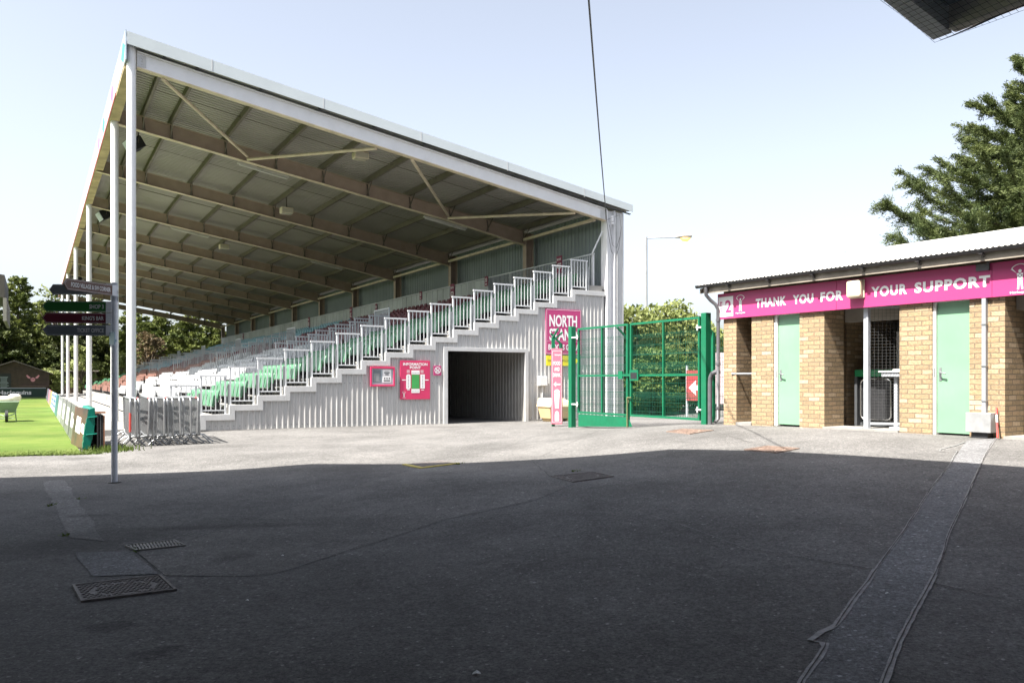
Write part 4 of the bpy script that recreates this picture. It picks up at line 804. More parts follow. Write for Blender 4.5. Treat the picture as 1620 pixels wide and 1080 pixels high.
# ------------------------------------------------------------------ the green gate and the mesh fence behind it
tz = lambda x, y=0: gz(*T.w((x, y, 0)).xy)
GT_, GB_, GM_ = 2.79, .70, 1.62
gate = thing('double_gate', 'green steel double mesh gate closed between two square posts', 'gate', T.w((0, 0, 0)), T.a)
for x in (0, 4.72): m = MB(); m.box(x - .07, x + .07, -.07, .07, tz(x) - .2, GT_ + .06); m.build('gate_post', GREEN, gate, bevel=.006)
for x0, x1 in ((.27, 2.25), (2.33, 4.56)):
    lf = thing('gate_leaf', None, None); lf.parent = gate; del_ = None
    m = MB(); w = .046; y = .025
    m.box(x0, x0 + w, -y, y, GB_, GT_); m.box(x1 - w, x1, -y, y, GB_, GT_); m.box(x0 + w, x1 - w, -y, y, GT_ - w, GT_); m.box(x0 + w, x1 - w, -y, y, GB_, GB_ + w)
    m.box(x0 + w, x1 - w, -.022, .022, GM_ - .022, GM_ + .022); xm = (x0 + x1) / 2; m.box(xm - .02, xm + .02, -.023, .023, GB_ + w, GM_ - .022); m.box(xm - .02, xm + .02, -.023, .023, GM_ + .022, GT_ - w)
    m.build('leaf_frame', GREEN, lf)
    m = MB(); x = x0 + w + .02
    while x < x1 - w: m.box(x - .0018, x + .0018, .024, .028, GB_ + .03, GT_ - .03); x += .055
    z = GB_ + .12
    while z < GT_ - .05:
        m.box(x0 + w, x1 - w, .030, .036, z, z + .006); z += .21
    for zf in (GB_ + .45, GM_ - .1 + .25, GT_ - .35):
        for k in range(4): m.box(x0 + w, x1 - w, .030, .035, zf + k * .028, zf + k * .028 + .005)
    m.build('leaf_mesh', WIRE, lf)
    m = MB()
    for z in (GB_ + .22, GT_ - .22):
        if x0 < 1: m.bar((.06, -.05, z), (x0 + .06, -.05, z), .03, .03); m.tube([(x0 + .03, -.05, z - .06), (x0 + .03, -.05, z + .06)], .016, 6)
        else: m.bar((x1 - .06, -.05, z), (4.66, -.05, z), .03, .03); m.tube([(x1 - .03, -.05, z - .06), (x1 - .03, -.05, z + .06)], .016, 6)
    m.build('hinges', WHITE, lf)
m = MB(); m.prism([(.30, -.02, tz(.3) + .03), (2.40, -.02, tz(2.4) + .02), (2.25, -.02, GB_ - .02), (.30, -.02, GB_ - .02)], (0, .012, 0)); m.build('skirt_panel', GREEN, gate)
m = MB(); m.box(2.36, 2.66, -.06, -.035, GM_ - .12, GM_ + .12); m.box(2.40, 2.62, -.063, -.061, GM_ - .08, GM_ + .06, 1); m.box(1.95, 2.36, -.055, -.03, GM_ - .02, GM_ + .03); m.box(1.95, 2.1, -.06, -.03, GM_ - .08, GM_ + .1); m.build('lock_box', [GREEN, DARK], gate)
m = MB(); m.tube([(2.28, -.06, tz(2.28) + .01), (2.28, -.06, GM_ - .5)], .016, 8); m.tube([(2.28, -.06, GM_ - .5), (2.42, -.06, GM_ - .5)], .014, 8); m.box(2.25, 2.31, -.045, -.03, GB_ + .3, GB_ + .38); m.build('drop_bolt', mat('rusty_bolt', (.12, .13, .06), .7, var=.3), gate)
for ch in list(gate.children):                      # leaves: promote to mesh parts (frame carries its mesh, hinges)
    if ch.name.startswith('gate_leaf') and ch.type == 'EMPTY':
        kids = list(ch.children); fr_ = next(k for k in kids if k.name.startswith('leaf_frame')); nm = ch.name
        for k in kids:
            k.parent = gate if k is fr_ else fr_
        bpy.data.objects.remove(ch); fr_.name = 'gate_leaf'
fence = thing('mesh_fence', 'green welded mesh fence with slanting post tops behind the gate', 'fence', (1.32, 22.2, 0), T.a)
FQ = Frame((1.32, 22.2, 0), T.a); fz = lambda x: gz(*FQ.w((x, 0, 0)).xy)
fx = [.02, 2.95, 5.83, 8.3]
for x in fx:
    m = MB(); z0 = fz(x) - .1; m.box(x - .035, x + .035, -.035, .035, z0, 2.52); m.bar((x, 0, 2.50), (x - .03, -.3, 2.78), .045, .04); m.build('fence_post', GREEN, fence)
for a, b in zip(fx, fx[1:]):
    m = MB(); x = a + .05; z0 = max(fz(a), fz(b)) + .04
    while x < b - .03: m.box(x - .0018, x + .0018, -.003, .001, z0, 2.45); x += .055
    z = z0 + .05
    while z < 2.45: m.box(a + .04, b - .04, -.009, -.003, z, z + .006); z += .2
    for zf in (z0 + .4, z0 + 1.1, 2.1):
        for k in range(4): m.box(a + .04, b - .04, -.009, -.004, zf + k * .03, zf + k * .03 + .005)
    m.build('mesh_panel', WIRE, fence)
q = (1.15, 20.9); t = thing('food_sign', 'tall narrow faded pink sign pointing left to food and drink', 'sign', (q[0], q[1], gz(*q)), R(8))
m = MB(); m.box(-.14, .14, -.02, .02, .06, 2.0); m.build('panel', ROSE, t, bevel=.003); m = MB(); m.box(-.12, -.04, .03, .1, -.1, 2.3); m.bar((-.09, .06, 2.28), (.0, -.2, 2.5), .035, .035); m.bar((-.06, .06, 2.22), (.10, -.2, 2.4), .035, .035); m.build('post', GREEN, t)
letter(t, [('FOOD', 0, 1.62, .18, .10, .03), ('AND', 0, 1.47, .14, .10, .03), ('DRINK', 0, 1.32, .20, .10, .03), ('Harlequins', .02, 1.83, .16, .05, .03)], y=-.024)
m = MB(); o = (0, -.024, 0); m.poly(o, UX, UZ, [(-.09, 1.08), (-.02, 1.15), (-.02, 1.10), (.09, 1.10), (.09, 1.06), (-.02, 1.06), (-.02, 1.01)])
m.poly(o, UX, UZ, [(-.075, .88), (.075, .88), (.045, .46), (-.045, .46)]); m.disc(o, UX, UZ, 0, .88, .075, 0, 16)
m.poly(o, UX, UZ, [(-.055, .14), (.055, .14), (.055, .30), (.04, .37), (0, .40), (-.04, .37), (-.055, .30)]); m.rect(o, UX, UZ, -.115, .115, 1.93, 1.94); m.rect(o, UX, UZ, -.115, .115, .1, .11); m.rect(o, UX, UZ, -.12, -.112, .1, 1.94); m.rect(o, UX, UZ, .112, .12, .1, 1.94); m.build('pictograms', LETTER, t)
p_ = (5.9, 25.5); t = thing('arrow_board', 'red board with a white left arrow on a pale hoarding beyond the gate', 'sign', (*p_, gz(*p_)), R(-8))
m = MB(); m.box(-.42, .35, -.03, .0, .5, 1.45); m.build('red_panel', mat('board_red', (.42, .06, .07), .5, var=.1), t); m = MB(); m.box(.36, 2.2, -.02, .02, .4, 2.0); m.build('pale_panel', mat('board_pale', (.50, .40, .42), .5), t); m = MB()
for x in (-.4, .3, 1.2, 2.1): m.box(x - .03, x + .03, .02, .08, -.1, 1.6)
m.build('posts', GREY, t); m = MB(); m.poly((0, -.034, 0), UX, UZ, [(-.36, .9), (-.12, 1.15), (-.15, .98), (.33, .98), (.33, .82), (-.15, .82), (-.12, .65)]); m.rect((0, -.034, 0), UX, UZ, .2, .33, 1.2, 1.36); m.build('arrow', LETTER, t)

# ------------------------------------------------------------------ crowd barriers
bar0 = thing('crowd_barrier', '', 'barrier', group='galvanised crowd barriers stacked side by side')
BL, BH = 2.15, 1.02
m = MB(); rr = .09; P = []
for cx, cz, a0 in ((BL - rr, BH - rr, 0), (rr, BH - rr, 90), (rr, .2 + rr, 180), (BL - rr, .2 + rr, 270)):
    for k in range(5): a = R(a0 + 22.5 * k); P.append((0, cx + rr * math.cos(a), cz + rr * math.sin(a)))
m.tube(P + [P[0]], .021, 8); m.build('frame', GALV, bar0)
m = MB()
for k in range(1, 18): y = BL * k / 18; m.tube([(0, y, .2), (0, y, BH)], .0075, 5, cap=False)
m.build('infill_bars', GALV, bar0)
for y in (.14, BL - .14):
    m = MB(); m.tube([(-.30, y, .02), (-.12, y, .2), (.0, y, .22), (.12, y, .2), (.30, y, .02)], .016, 6); m.build('foot', GALV, bar0)
NBAR = 14
for k in range(NBAR):
    u = k / (NBAR - 1); px = 206 + 113 * (u + .02 * math.sin(k * 2.3)); py = 707 - 5 * u
    c = gp(px, py); rz = S.a + R(random.uniform(-2.2, 2.2))
    c = c + Vector((0, 0, 0)); lab = 'galvanised crowd barrier in the middle of the stack beside the grey end wall'
    grp = 'galvanised crowd barriers stacked side by side'
    if k == 0: lab = 'outermost crowd barrier with a red band on its near end, by the signpost'
    elif k == NBAR - 1: lab = 'last crowd barrier of the stack, at the end nearest the grey wall'
    o = bar0 if k == 0 else dup(bar0, (0, 0, 0))
    o.location = (c.x, c.y, gz(c.x, c.y) + .0); o.rotation_euler = (R(random.uniform(-1, 1)), R(random.uniform(-2.5, 2.5)), rz); o['label'] = lab
    redm = []
    if k == 0 or k in (2, 3, 7, 13):
        m = MB()
        if k == 0: m.tube([(0, -.001, .32), (0, -.001, .72)], .024, 8)
        else: m.tube([(0, .10, BH), (0, .26, BH)], .024, 8)
        redm.append((o, m))
    for o_, m_ in redm: o_['_band'] = 1; bar_bands = globals().setdefault('BANDS', []); bar_bands.append((o_, m_))
for o_, m_ in BANDS: m_.build('red_band', mat('red_tape', (.55, .07, .06), .5), o_); del o_['_band']

# ------------------------------------------------------------------ pitch-side boards
def photo_board(name, cols):
    m = bpy.data.materials.new(name); m.use_nodes = True; n = m.node_tree.nodes; l = m.node_tree.links; b = n['Principled BSDF']; b.inputs['Roughness'].default_value = .3
    tc = n.new('ShaderNodeTexCoord'); a = n.new('ShaderNodeTexNoise'); a.inputs['Scale'].default_value = 1.6; a.inputs['Detail'].default_value = 3; l.new(tc.outputs['Object'], a.inputs['Vector'])
    cr = n.new('ShaderNodeValToRGB'); cr.color_ramp.elements[0].position = .35; cr.color_ramp.elements[0].color = (*cols[0], 1); cr.color_ramp.elements[1].position = .65; cr.color_ramp.elements[1].color = (*cols[1], 1); l.new(a.outputs[0], cr.inputs[0]); l.new(cr.outputs[0], b.inputs['Base Color']); return m
boards = [(-4.25, -2.3, .82, 'near', ((.03, .028, .03), (.12, .05, .04)), 'brown and black advertising board nearest the tarmac, leaning on a green pad', 1),
          (-2.0, .5, .82, 'b', ((.07, .075, .08), (.13, .135, .14)), 'grey advertising board just behind the brown one, white lettering block', 1), (.8, 4, .82, 'c', ((.10, .105, .11), (.16, .165, .17)), 'mid grey advertising board with a big white square, third from the tarmac', 2),
          (4.3, 7.5, .82, 'd', ((.13, .135, .14), (.2, .205, .21)), 'pale grey advertising board, fourth from the tarmac', 2), (7.8, 13.2, .82, 'e', ((.18, .2, .21), (.28, .29, .3)), 'light grey advertising board with white shapes before the teal one', 2), (13.5, 17, .82, 'f', ((.02, .13, .13), (.04, .16, .16)), 'teal topped advertising board between grey and light blue ones', 0),
          (17.3, 21, .82, 'g', ((.32, .5, .62), (.42, .58, .68)), 'light blue advertising board with rows of dark lettering', 3), (21.3, 27, .82, 'h', ((.36, .54, .66), (.46, .6, .7)), 'second light blue advertising board, farther along the touchline', 3), (27.3, 32, .82, 'i', ((.55, .18, .06), (.6, .4, .2)), 'orange and red advertising board far along the touchline', 0),
          (32.3, 38, .82, 'j', ((.5, .12, .2), (.55, .3, .34)), 'pinkish advertising board far along the touchline', 0), (38.3, 46, .82, 'k', ((.05, .05, .07), (.2, .2, .25)), 'dark advertising board at the far end of the touchline', 0)]
for a, b, h, nm, cols, lab, deco in boards:
    o = S.w((-1.28 if nm == 'near' else -1.40, a, 0)); z = gz(o.x, o.y) + .02; t = thing('advertising_board', lab, 'board', (o.x, o.y, z), S.a + (R(4.5) if nm == 'near' else 0), 'advertising boards along the touchline')
    L_ = b - a; lean = .09; up = Vector((lean, 0, h)).normalized(); nrm = Vector((-h, 0, lean)).normalized()
    m = MB(); H_ = Vector((lean, 0, h)).length; th = -nrm * .025
    m.prism([(0, 0, 0), (0, L_, 0), up * H_ + Vector((0, L_, 0)), up * H_], th); m.build('panel', photo_board('board_print_' + nm, cols), t)
    m = MB(); oo = nrm * .004 + Vector((0, L_, 0)); uy = (0, -1, 0)          # read from the pitch: left is the far end
    if deco == 1: m.poly(oo, uy, up, [(L_ * .25, .3), (L_ * .62, .28), (L_ * .60, .62), (L_ * .27, .64)]); m.poly(oo, uy, up, [(L_ * .68, .34), (L_ * .9, .3), (L_ * .88, .5), (L_ * .7, .52)])
    if deco == 2: m.rect(oo, uy, up, L_ * .3, L_ * .75, .22, .68)
    if deco == 3:
        for k in range(3):
            for q in range(5): m.rect(oo, uy, up, L_ * (.12 + .16 * q), L_ * (.22 + .16 * q), .2 + .22 * k, .3 + .22 * k)
    if m.v: m.build('print', LETTER if deco < 3 else mat('print_navy', (.05, .1, .25)), t)
    m = MB()
    for y in (.3, L_ - .3): m.bar(Vector((lean + .02, y, h - .1)), (lean + .02, y, 0), .03, .04)
    m.build('stand_frame', DKGREY, t)
o = S.w((-1.13, -4.3, 0)); t = thing('padded_mat', 'green padded crash mat leaning behind the nearest advertising board', 'mat', (o.x, o.y, gz(o.x, o.y) + .02), S.a)
m = MB(); N = 15; PADG = mat('pad_green', (.0, .16, .12), .35, var=.1, scale=5, bump=.5, bscale=7); vs = []
for y in (0, 2.6):
    for k in range(N + 1): u = k / N; vs.append((-.16 + .12 * u - .02 * math.sin(u * 3.1) + .005 * math.sin(u * 40), y, .02 + .80 * u))
    for k in range(N + 1): u = 1 - k / N; vs.append((-.04 + .10 * u + .04 * math.sin(u * 3.14) + .006 * math.sin(u * 34), y, .02 + .82 * u))
n_ = 2 * (N + 1); m.add(vs, [tuple(range(n_ - 1, -1, -1)), tuple(range(n_, 2 * n_))]); m.add(vs, [(i, (i + 1) % n_, n_ + (i + 1) % n_, n_ + i) for i in range(n_)], 0, True); m.build('pad', PADG, t); m = MB()
for z in (.3, .65): m.tube([(-.14 + .12 * z, -.01, z), (.06 + .12 * z, -.015, z + .02)], .012, 5)
m.build('straps', PADG, t)
o = S.w((-1.06, -4.35, 0)); t = thing('stacked_panels', 'dark upright panels with rusty edges standing beside the green pad', 'panels', (o.x, o.y, gz(o.x, o.y)), S.a)
for x, h, ma in ((.04, .70, DARK), (.09, .74, DKGREY), (.125, .72, DARK), (.155, .70, mat('panel_rust', (.28, .13, .08), .8, var=.3))): m = MB(); m.box(x - .012, x + .012, 0, 2.0, .04, h); m.build('panel', ma, t)
m = MB(); m.box(.0, .18, -.02, .06, .75, .79); m.build('top_rail', mat('rust_rail', (.33, .17, .11), .8, var=.3), t); m = MB(); m.box(.0, .18, .1, .16, -.05, .04); m.box(.0, .18, 1.8, 1.86, -.05, .04); m.build('feet', DKGREY, t)
FB = Frame(S.w((-1.9, 57, 0)), S.a + math.pi)
t = thing('end_board', 'long dark green advertising board with white lettering at the far end of the pitch', 'board', S.w((-9, 57, -.08)), S.a)
m = MB(); m.box(-26, 7.7, 0, .08, 0, .75); m.build('panel', mat('board_darkgreen', (.012, .04, .03), .5), t); m = MB(); m.box(-26, 7.7, -.03, .1, .75, .81); m.build('top_rail', GREY, t)
m = MB(); m.text('Harlequins', (5.44, -.01, .36), UX, UZ, 2.38, .46, 0, .03); m.build('lettering', LETTER, t); emblem(t, 3.9, .42, .75, -.01, caption=False)

# ------------------------------------------------------------------ sheds, wheelbarrow
SH = Frame((-45.0, 73.5, .1), R(29)); t = thing('timber_shed', 'brown timber shed with a low gable and a pink pig face on its wall', 'shed', SH.o, SH.a)
w = 2.75
m = MB(); m.prism([(-w, 0, -.2), (w, 0, -.2), (w, 0, 2.05), (0, 0, 3.1), (-w, 0, 2.05)], (0, 3.5, 0)); m.build('wall', SHEDW, t); m = MB()
for k in range(13): z = .15 + .2 * k; ww = w if z < 2.05 else w * (3.1 - z) / 1.05; m.box(-ww + .02, ww - .02, -.02, -.001, z, z + .015)
m.build('board_joints', DARK, t)
m = MB(); m.prism([(-w - .3, -.35, 1.98), (0, -.35, 3.14), (w + .3, -.35, 1.98), (w + .3, -.35, 2.06), (0, -.35, 3.25), (-w - .3, -.35, 2.06)][::-1], (0, 4.2, 0)); m.build('roof', mat('shed_felt', (.05, .045, .04), .9), t)
m = MB(); m.box(.5, 2.6, -.3, -.002, .85, .93); m.build('serving_shelf', SHEDW, t); m = MB(); m.box(-1.35, -.25, -.04, -.025, .3, 2.05); mb_ = m.build('menu_board', mat('menu_black', (.012, .015, .02), .6), t); m = MB()
for k in range(12): l_ = random.uniform(.2, .42); m.rect((-.8, -.045, 0), UX, UZ, -l_, l_, .5 + .11 * k, .535 + .11 * k)
m.build('menu_lines', mat('chalk', (.3, .35, .42)), mb_)
m = MB(); o = (1.45, -.035, 1.5); K_ = .62; kp = lambda P: [(a * K_, b * K_) for a, b in P]
m.disc(o, UX, UZ, 0, 0, .30 * K_, 0, 20); m.poly(o, UX, UZ, kp([(-.28, .28), (-.75, .72), (-.85, .55), (-.62, .2), (-.4, .15)])); m.poly(o, UX, UZ, kp([(.28, .28), (.4, .15), (.62, .2), (.85, .55), (.75, .72)])); PIG = mat('pig_pink', (.50, .22, .28)); pg = m.build('pig_face', PIG, t); m = MB(); o = (1.45, -.04, 1.5); m.rect(o, UX, UZ, -.10, -.04, -.02, .06); m.rect(o, UX, UZ, .04, .10, -.02, .06); m.build('nostrils', SHEDW, pg)
KI = Frame((-42.2, 79, .1), R(29)); t = thing('timber_kiosk', 'small brown kiosk half hidden by the white columns at the far end', 'kiosk', KI.o, KI.a); m = MB(); m.box(-1.6, 1.6, 0, 2.4, -.2, 1.0); m.box(-1.6, -1.4, 0, 2.4, 1.0, 2.3); m.box(1.4, 1.6, 0, 2.4, 1.0, 2.3); m.box(-1.6, 1.6, 2.2, 2.4, 1, 2.3); m.build('wall', mat('kiosk_brown', (.12, .085, .065), .8), t); m = MB(); m.box(-1.8, 1.8, -.4, 2.6, 2.3, 2.42); m.build('roof', WOOD, t)
WB = (-17.35, 27.9); t = thing('wheelbarrow', 'green wheelbarrow heaped with cream sacks standing on the grass', 'wheelbarrow', (*WB, gz(*WB) + .03), R(32))
m = MB(); vs = [(-.24, -.30, .30), (.24, -.30, .30), (.26, .36, .34), (-.26, .36, .34), (-.38, -.55, .68), (.38, -.55, .68), (.36, .52, .70), (-.36, .52, .70)]
m.add(vs, [(3, 2, 1, 0), (0, 1, 5, 4), (1, 2, 6, 5), (2, 3, 7, 6), (3, 0, 4, 7), (4, 5, 6, 7)]); BG = mat('barrow_green', (.22, .30, .22), .5, var=.15); m.build('tray', BG, t, bevel=.02); m = MB()
for x in (-.26, .26): m.tube([(x * .25, -.62, .2), (x, -.1, .27), (x * 1.1, .5, .40), (x * 1.2, 1.0, .56)], .018, 6); m.tube([(x, .15, .3), (x * 1.12, .2, .0), (x * 1.12, .34, .0), (x, .4, .36)], .018, 6)
m.tube([(-.2, -.75, .12), (.2, -.75, .12)], .016, 6); m.build('chassis', BG, t); m = MB(); m.tube([(-.045, -.6, .2), (.045, -.6, .2)], .2, 20); wh = m.build('wheel', DARK, t); m = MB(); m.tube([(-.05, -.6, .2), (.05, -.6, .2)], .09, 14); m.build('hub', GREY, wh); m = MB()
for x in (-.31, .31): m.tube([(x, .98, .555), (x, 1.13, .6)], .024, 6)
m.build('grips', mat('grip_orange', (.5, .25, .03)), t)
SACK = mat('sack_cream', (.62, .56, .46), .9, var=.1, bump=.5, bscale=12)
def sack(loc, rx, ry, rz_, lab, rot):
    m = MB(); vs = []; fs = []
    for i in range(9):
        for k in range(14):
            a = math.pi * i / 8; b = 2 * math.pi * k / 14; q = 1 + random.uniform(-.07, .07); f = lambda v: math.copysign(abs(v) ** .75, v)
            vs.append((rx * f(math.sin(a)) * f(math.cos(b)) * q, ry * f(math.sin(a)) * f(math.sin(b)) * q, rz_ * f(math.cos(a)) * q))
    fs = [(i * 14 + k, (i + 1) * 14 + k, (i + 1) * 14 + (k + 1) % 14, i * 14 + (k + 1) % 14) for i in range(8) for k in range(14)]; m.add(vs, fs, 0, True)
    o = m.build('sack', SACK, loc=(WB[0] + loc[0], WB[1] + loc[1], gz(*WB) + .03 + loc[2]), rz=rot); return tag(o, lab, 'sack', 'sacks in the wheelbarrow')
sack((-.08, 0, .76), .30, .24, .10, 'cream sack lying at the left of the wheelbarrow tray', .3); sack((.18, .15, .80), .20, .17, .13, 'cream sack lying at the right of the wheelbarrow tray', 1.0)

# ------------------------------------------------------------------ finger post
q = gp(181, 763); t = thing('finger_post', 'tall grey finger post with dark, brown, green, maroon and grey pointer boards', 'signpost', q)
m = MB(); m.tube([(0, 0, -.1), (0, 0, 2.91)], .043, 18); m.build('pole', mat('post_blue_grey', (.72, .76, .82), .45, var=.06, scale=6), t)
m = MB()
for z in (2.14, 2.31, 2.48, 2.66, 2.74, 2.84): m.tube([(0, 0, z - .075), (0, 0, z + .075)], .050, 18)
m.tube([(0, 0, 2.9), (0, 0, 2.93)], .05, 18); m.build('collar', mat('post_blue_grey', (.72, .76, .82), .45, var=.06, scale=6), t)
m = MB(); m.tube([(0, 0, -.01), (0, 0, .012)], .09, 16); m.build('base_ring', DARK, t)
for z, L_, a, c, txt, tw in ((2.835, .98, -5, (.065, .078, .095), None, 0), (2.81, .97, 74, (.12, .062, .052), 'FOOD VILLAGE & SW CORNER', .72), (2.573, .98, 7, (.012, .125, .02), 'SHOP 3', .20), (2.405, .98, 7, (.10, .006, .022), "KING'S BAR", .30), (2.228, .97, 7, (.115, .135, .16), 'TICKET OFFICE', .37)):
    mt = mat('board_%d' % (z * 1000), c, .45, var=.05); h = .078; R4 = Matrix.Rotation(R(a), 4, 'Z')
    m = MB(); m.M = R4; pts = [(-.07, -.05, -h), (-.07, -.05, h), (-L_ + .06, -.05, h), (-L_, -.05, 0), (-L_ + .06, -.05, -h)]; m.prism(pts, (0, .022, 0)); b = m.build('pointer_board', mt, t)
    m = MB(); m.M = R4; o = (0, -.0525, 0); g = .012; e = .0035
    P = [(-.09, -h + g), (-L_ + .064, -h + g), (-L_ + .014, 0), (-L_ + .064, h - g), (-.09, h - g)]
    for p1, p2 in zip(P, P[1:]): m.bar((p1[0], -.0515, p1[1]), (p2[0], -.0515, p2[1]), .002, e, (0, 1, 0)) if False else m.poly(o, UX, UZ, [(p1[0] - (e / 2 if p1[0] == p2[0] else 0), p1[1] - e / 2), (p2[0], p2[1] - e / 2), (p2[0], p2[1] + e / 2), (p1[0], p1[1] + e / 2)])
    if txt: m.text(txt, (-.13 - tw / 2, -.0525, 0), UX, UZ, tw, .062, 0, .02)
    m.build('lettering', mat('board_letter', (.72, .74, .76), .5), b)
    m = MB(); m.M = R4; m.box(-.10, -.02, -.056, -.022, -h, h); m.build('clamp', mat('post_blue_grey', (.72, .76, .82), .45, var=.06, scale=6), b)
    for v in b.children: v.location.z = 0
    b.location.z = z
m = MB(); m.M = Matrix.Rotation(R(-35), 4, 'Z'); m.box(.0, .13, -.075, -.06, 2.02, 2.20); m.box(.02, .06, -.06, .0, 2.06, 2.1); m.build('small_plate', mat('plate_blue', (.28, .42, .5), .4), t); m = MB(); m.tube([(0, 0, 1.99), (0, 0, 2.04)], .051, 18); m.build('lower_collar', mat('post_blue_grey', (.72, .76, .82), .45, var=.06, scale=6), t)

# ------------------------------------------------------------------ covers and gratings in the ground
def cover(name, label, cat, px4, ma, kind, group=None):
    P = [gp(*p) for p in px4]; c = sum(P, Vector()) / 4
    def f(u, v, h): a = P[0].lerp(P[1], u); b = P[3].lerp(P[2], u); q = a.lerp(b, v) - c; return (q.x, q.y, q.z + h + .004)
    t = thing(name, label, cat, c, 0, group)
    def slab(m, u0, u1, v0, v1, h0, h1, mi=0):
        v = [f(u0, v0, h0), f(u1, v0, h0), f(u1, v1, h0), f(u0, v1, h0), f(u0, v0, h1), f(u1, v0, h1), f(u1, v1, h1), f(u0, v1, h1)]; m.add(v, [(4, 5, 6, 7), (0, 1, 5, 4), (1, 2, 6, 5), (2, 3, 7, 6), (3, 0, 4, 7)], mi)
    m = MB(); e = .03
    if kind != 'yellow':
        slab(m, 0, 1, 0, e, -.01, .012); slab(m, 0, 1, 1 - e, 1, -.01, .012); slab(m, 0, e, e, 1 - e, -.01, .012); slab(m, 1 - e, 1, e, 1 - e, -.01, .012); m.build('rim', ma, t)
    if kind == 'studs':
        m = MB(); slab(m, e + .008, 1 - e - .008, e + .008, 1 - e - .008, -.01, .003); pl = m.build('plate', ma, t); m = MB(); nu, nv = 17, 12
        for i in range(nu):
            for k in range(nv):
                u = (i + .5 + (.25 if k % 2 else -.25)) / nu * .9 + .05; v = (k + .5) / nv * .9 + .05
                if ((u - .5) / .34) ** 2 + ((v - .5) / .33) ** 2 > .8 and ((u - .5) / .34) ** 2 + ((v - .5) / .33) ** 2 < 1.12: continue
                slab(m, u - .017, u + .017, v - .02, v + .02, .003, .010)
        m.build('studs', ma, pl)
    if kind == 'grate':
        m = MB(); slab(m, e, 1 - e, e, 1 - e, -.01, -.001); m.build('pit_shade_sheet', DARK, t); m = MB(); nb = 15  # flat dark sheet stands in for the shade below the grate bars
        for k in range(nb):
            u = (k + .5) / nb; w = .020
            for v0, v1, sh in ((e, .48, .0), (.52, 1 - e, .0)):
                a = u - .07 if v0 < .3 else u; 
                q = [f(min(.97, max(.03, a - w)), v0, .009), f(min(.97, max(.03, a + w)), v0, .009), f(min(.97, max(.03, a + w + .07)), v1, .009), f(min(.97, max(.03, a - w + .07)), v1, .009)]; m.add(q, [(0, 1, 2, 3)])
        slab(m, e, 1 - e, .475, .525, -.001, .010); m.build('bars', ma, t)
    if kind == 'yellow':
        m = MB(); slab(m, .04, .96, .04, .96, -.01, .006); pl = m.build('plate', IRON, t); m = MB()
        for k in range(12): slab(m, .1 + .07 * k, .12 + .07 * k, .1, .9, .006, .010)
        m.build('ribs', IRON, pl); m = MB(); slab(m, 0, 1, 0, .10, -.01, .010); slab(m, 0, .10, .10, 1, -.01, .010); m.build('painted_edge', YELLOW, t)
    return t
cover('manhole_cover', 'large studded rectangular iron manhole cover in the shaded foreground', 'manhole', [(128, 953), (280, 934), (255, 911), (114, 927)], IRON, 'studs')
cover('drain_grate', 'slotted iron drain grate with a weed at one corner, behind the big cover', 'drain', [(215, 872), (294, 864), (276, 855), (197, 864)], mat('grate_iron', (.24, .235, .23), .5, .4, var=.2), 'grate')
cover('access_lid', 'dark access lid with two yellow painted edges near the shadow line', 'lid', [(665, 741), (728, 733), (698, 728), (636, 735)], IRON, 'yellow')
cover('manhole_cover', 'dark studded manhole cover in the middle of the shaded tarmac', 'manhole', [(906, 763), (971, 754), (940, 747), (871, 754)], IRON, 'studs')
RUST = mat('rusty_iron', (.22, .16, .13), .8, var=.25, scale=16)
cover('manhole_cover', 'rusty brown manhole cover on sunlit ground just beyond the shadow edge', 'manhole', [(1228, 717), (1265, 710), (1214, 706), (1177, 712)], RUST, 'studs')
cover('manhole_cover', 'rusty manhole cover on sunlit ground before the green gate', 'manhole', [(1091, 687), (1129, 681), (1080, 679), (1054, 683)], RUST, 'studs')
for px, py, s_, lab in ((754, 1066, .022, 'tiny crumpled white scrap lying in the near foreground'), (1404, 939, .014, 'tiny white scrap on the long trench repair'), (447, 879, .012, 'tiny white speck of litter left of centre in the shade'), (391, 950, .012, 'tiny white speck of litter right of the big manhole cover')):
    c = gp(px, py, .004); m = MB(); m.add([(-s_, -s_ * .5, 0), (0, -s_ * .6, s_ * .3), (s_, -s_ * .3, 0), (s_ * .8, s_ * .5, s_ * .2), (0, s_ * .4, s_ * .7), (-s_ * .9, s_ * .5, .0)], [(0, 1, 4, 5), (1, 2, 3, 4), (0, 5, 4, 3, 2, 1)]); tag(m.build('litter', LETTER, loc=c), lab, 'litter')

# ------------------------------------------------------------------ street lamp, overhead cable
LX, LY = 5.78, 35.; t = thing('street_lamp', 'tall thin grey street lamp with a lit amber lantern beyond the hedge', 'street lamp', (LX, LY, gz(LX, LY))); H = 7.68 - gz(LX, LY)
m = MB(); m.tube([(0, 0, -.2), (0, 0, 1.6), (0, 0, 1.7), (0, 0, H)], [.09, .09, .06, .05], 12); m.build('column', mat('lamp_grey', (.24, .25, .26), .5), t); m = MB(); m.tube([(0, 0, H - .05), (1.35, 0, H + .0)], .03, 8); m.build('arm', GREY, t)
m = MB(); m.tube([(1.25, 0, H), (1.4, 0, H + .03), (1.62, 0, H + .06), (1.9, 0, H + .05), (1.97, 0, H + .02)], [.05, .085, .12, .11, .04], 14); m.build('lantern', mat('lantern_grey', (.5, .48, .44), .5), t)
am = bpy.data.materials.new('amber_lamp'); am.use_nodes = True; b = am.node_tree.nodes['Principled BSDF']; b.inputs['Base Color'].default_value = (.8, .45, .12, 1); b.inputs['Emission Color'].default_value = (1, .55, .15, 1); b.inputs['Emission Strength'].default_value = .55
m = MB(); m.tube([(1.48, 0, H - .02), (1.58, 0, H - .08), (1.76, 0, H - .10), (1.9, 0, H - .03)], [.05, .10, .11, .04], 14); m.build('lit_bowl', am, t)
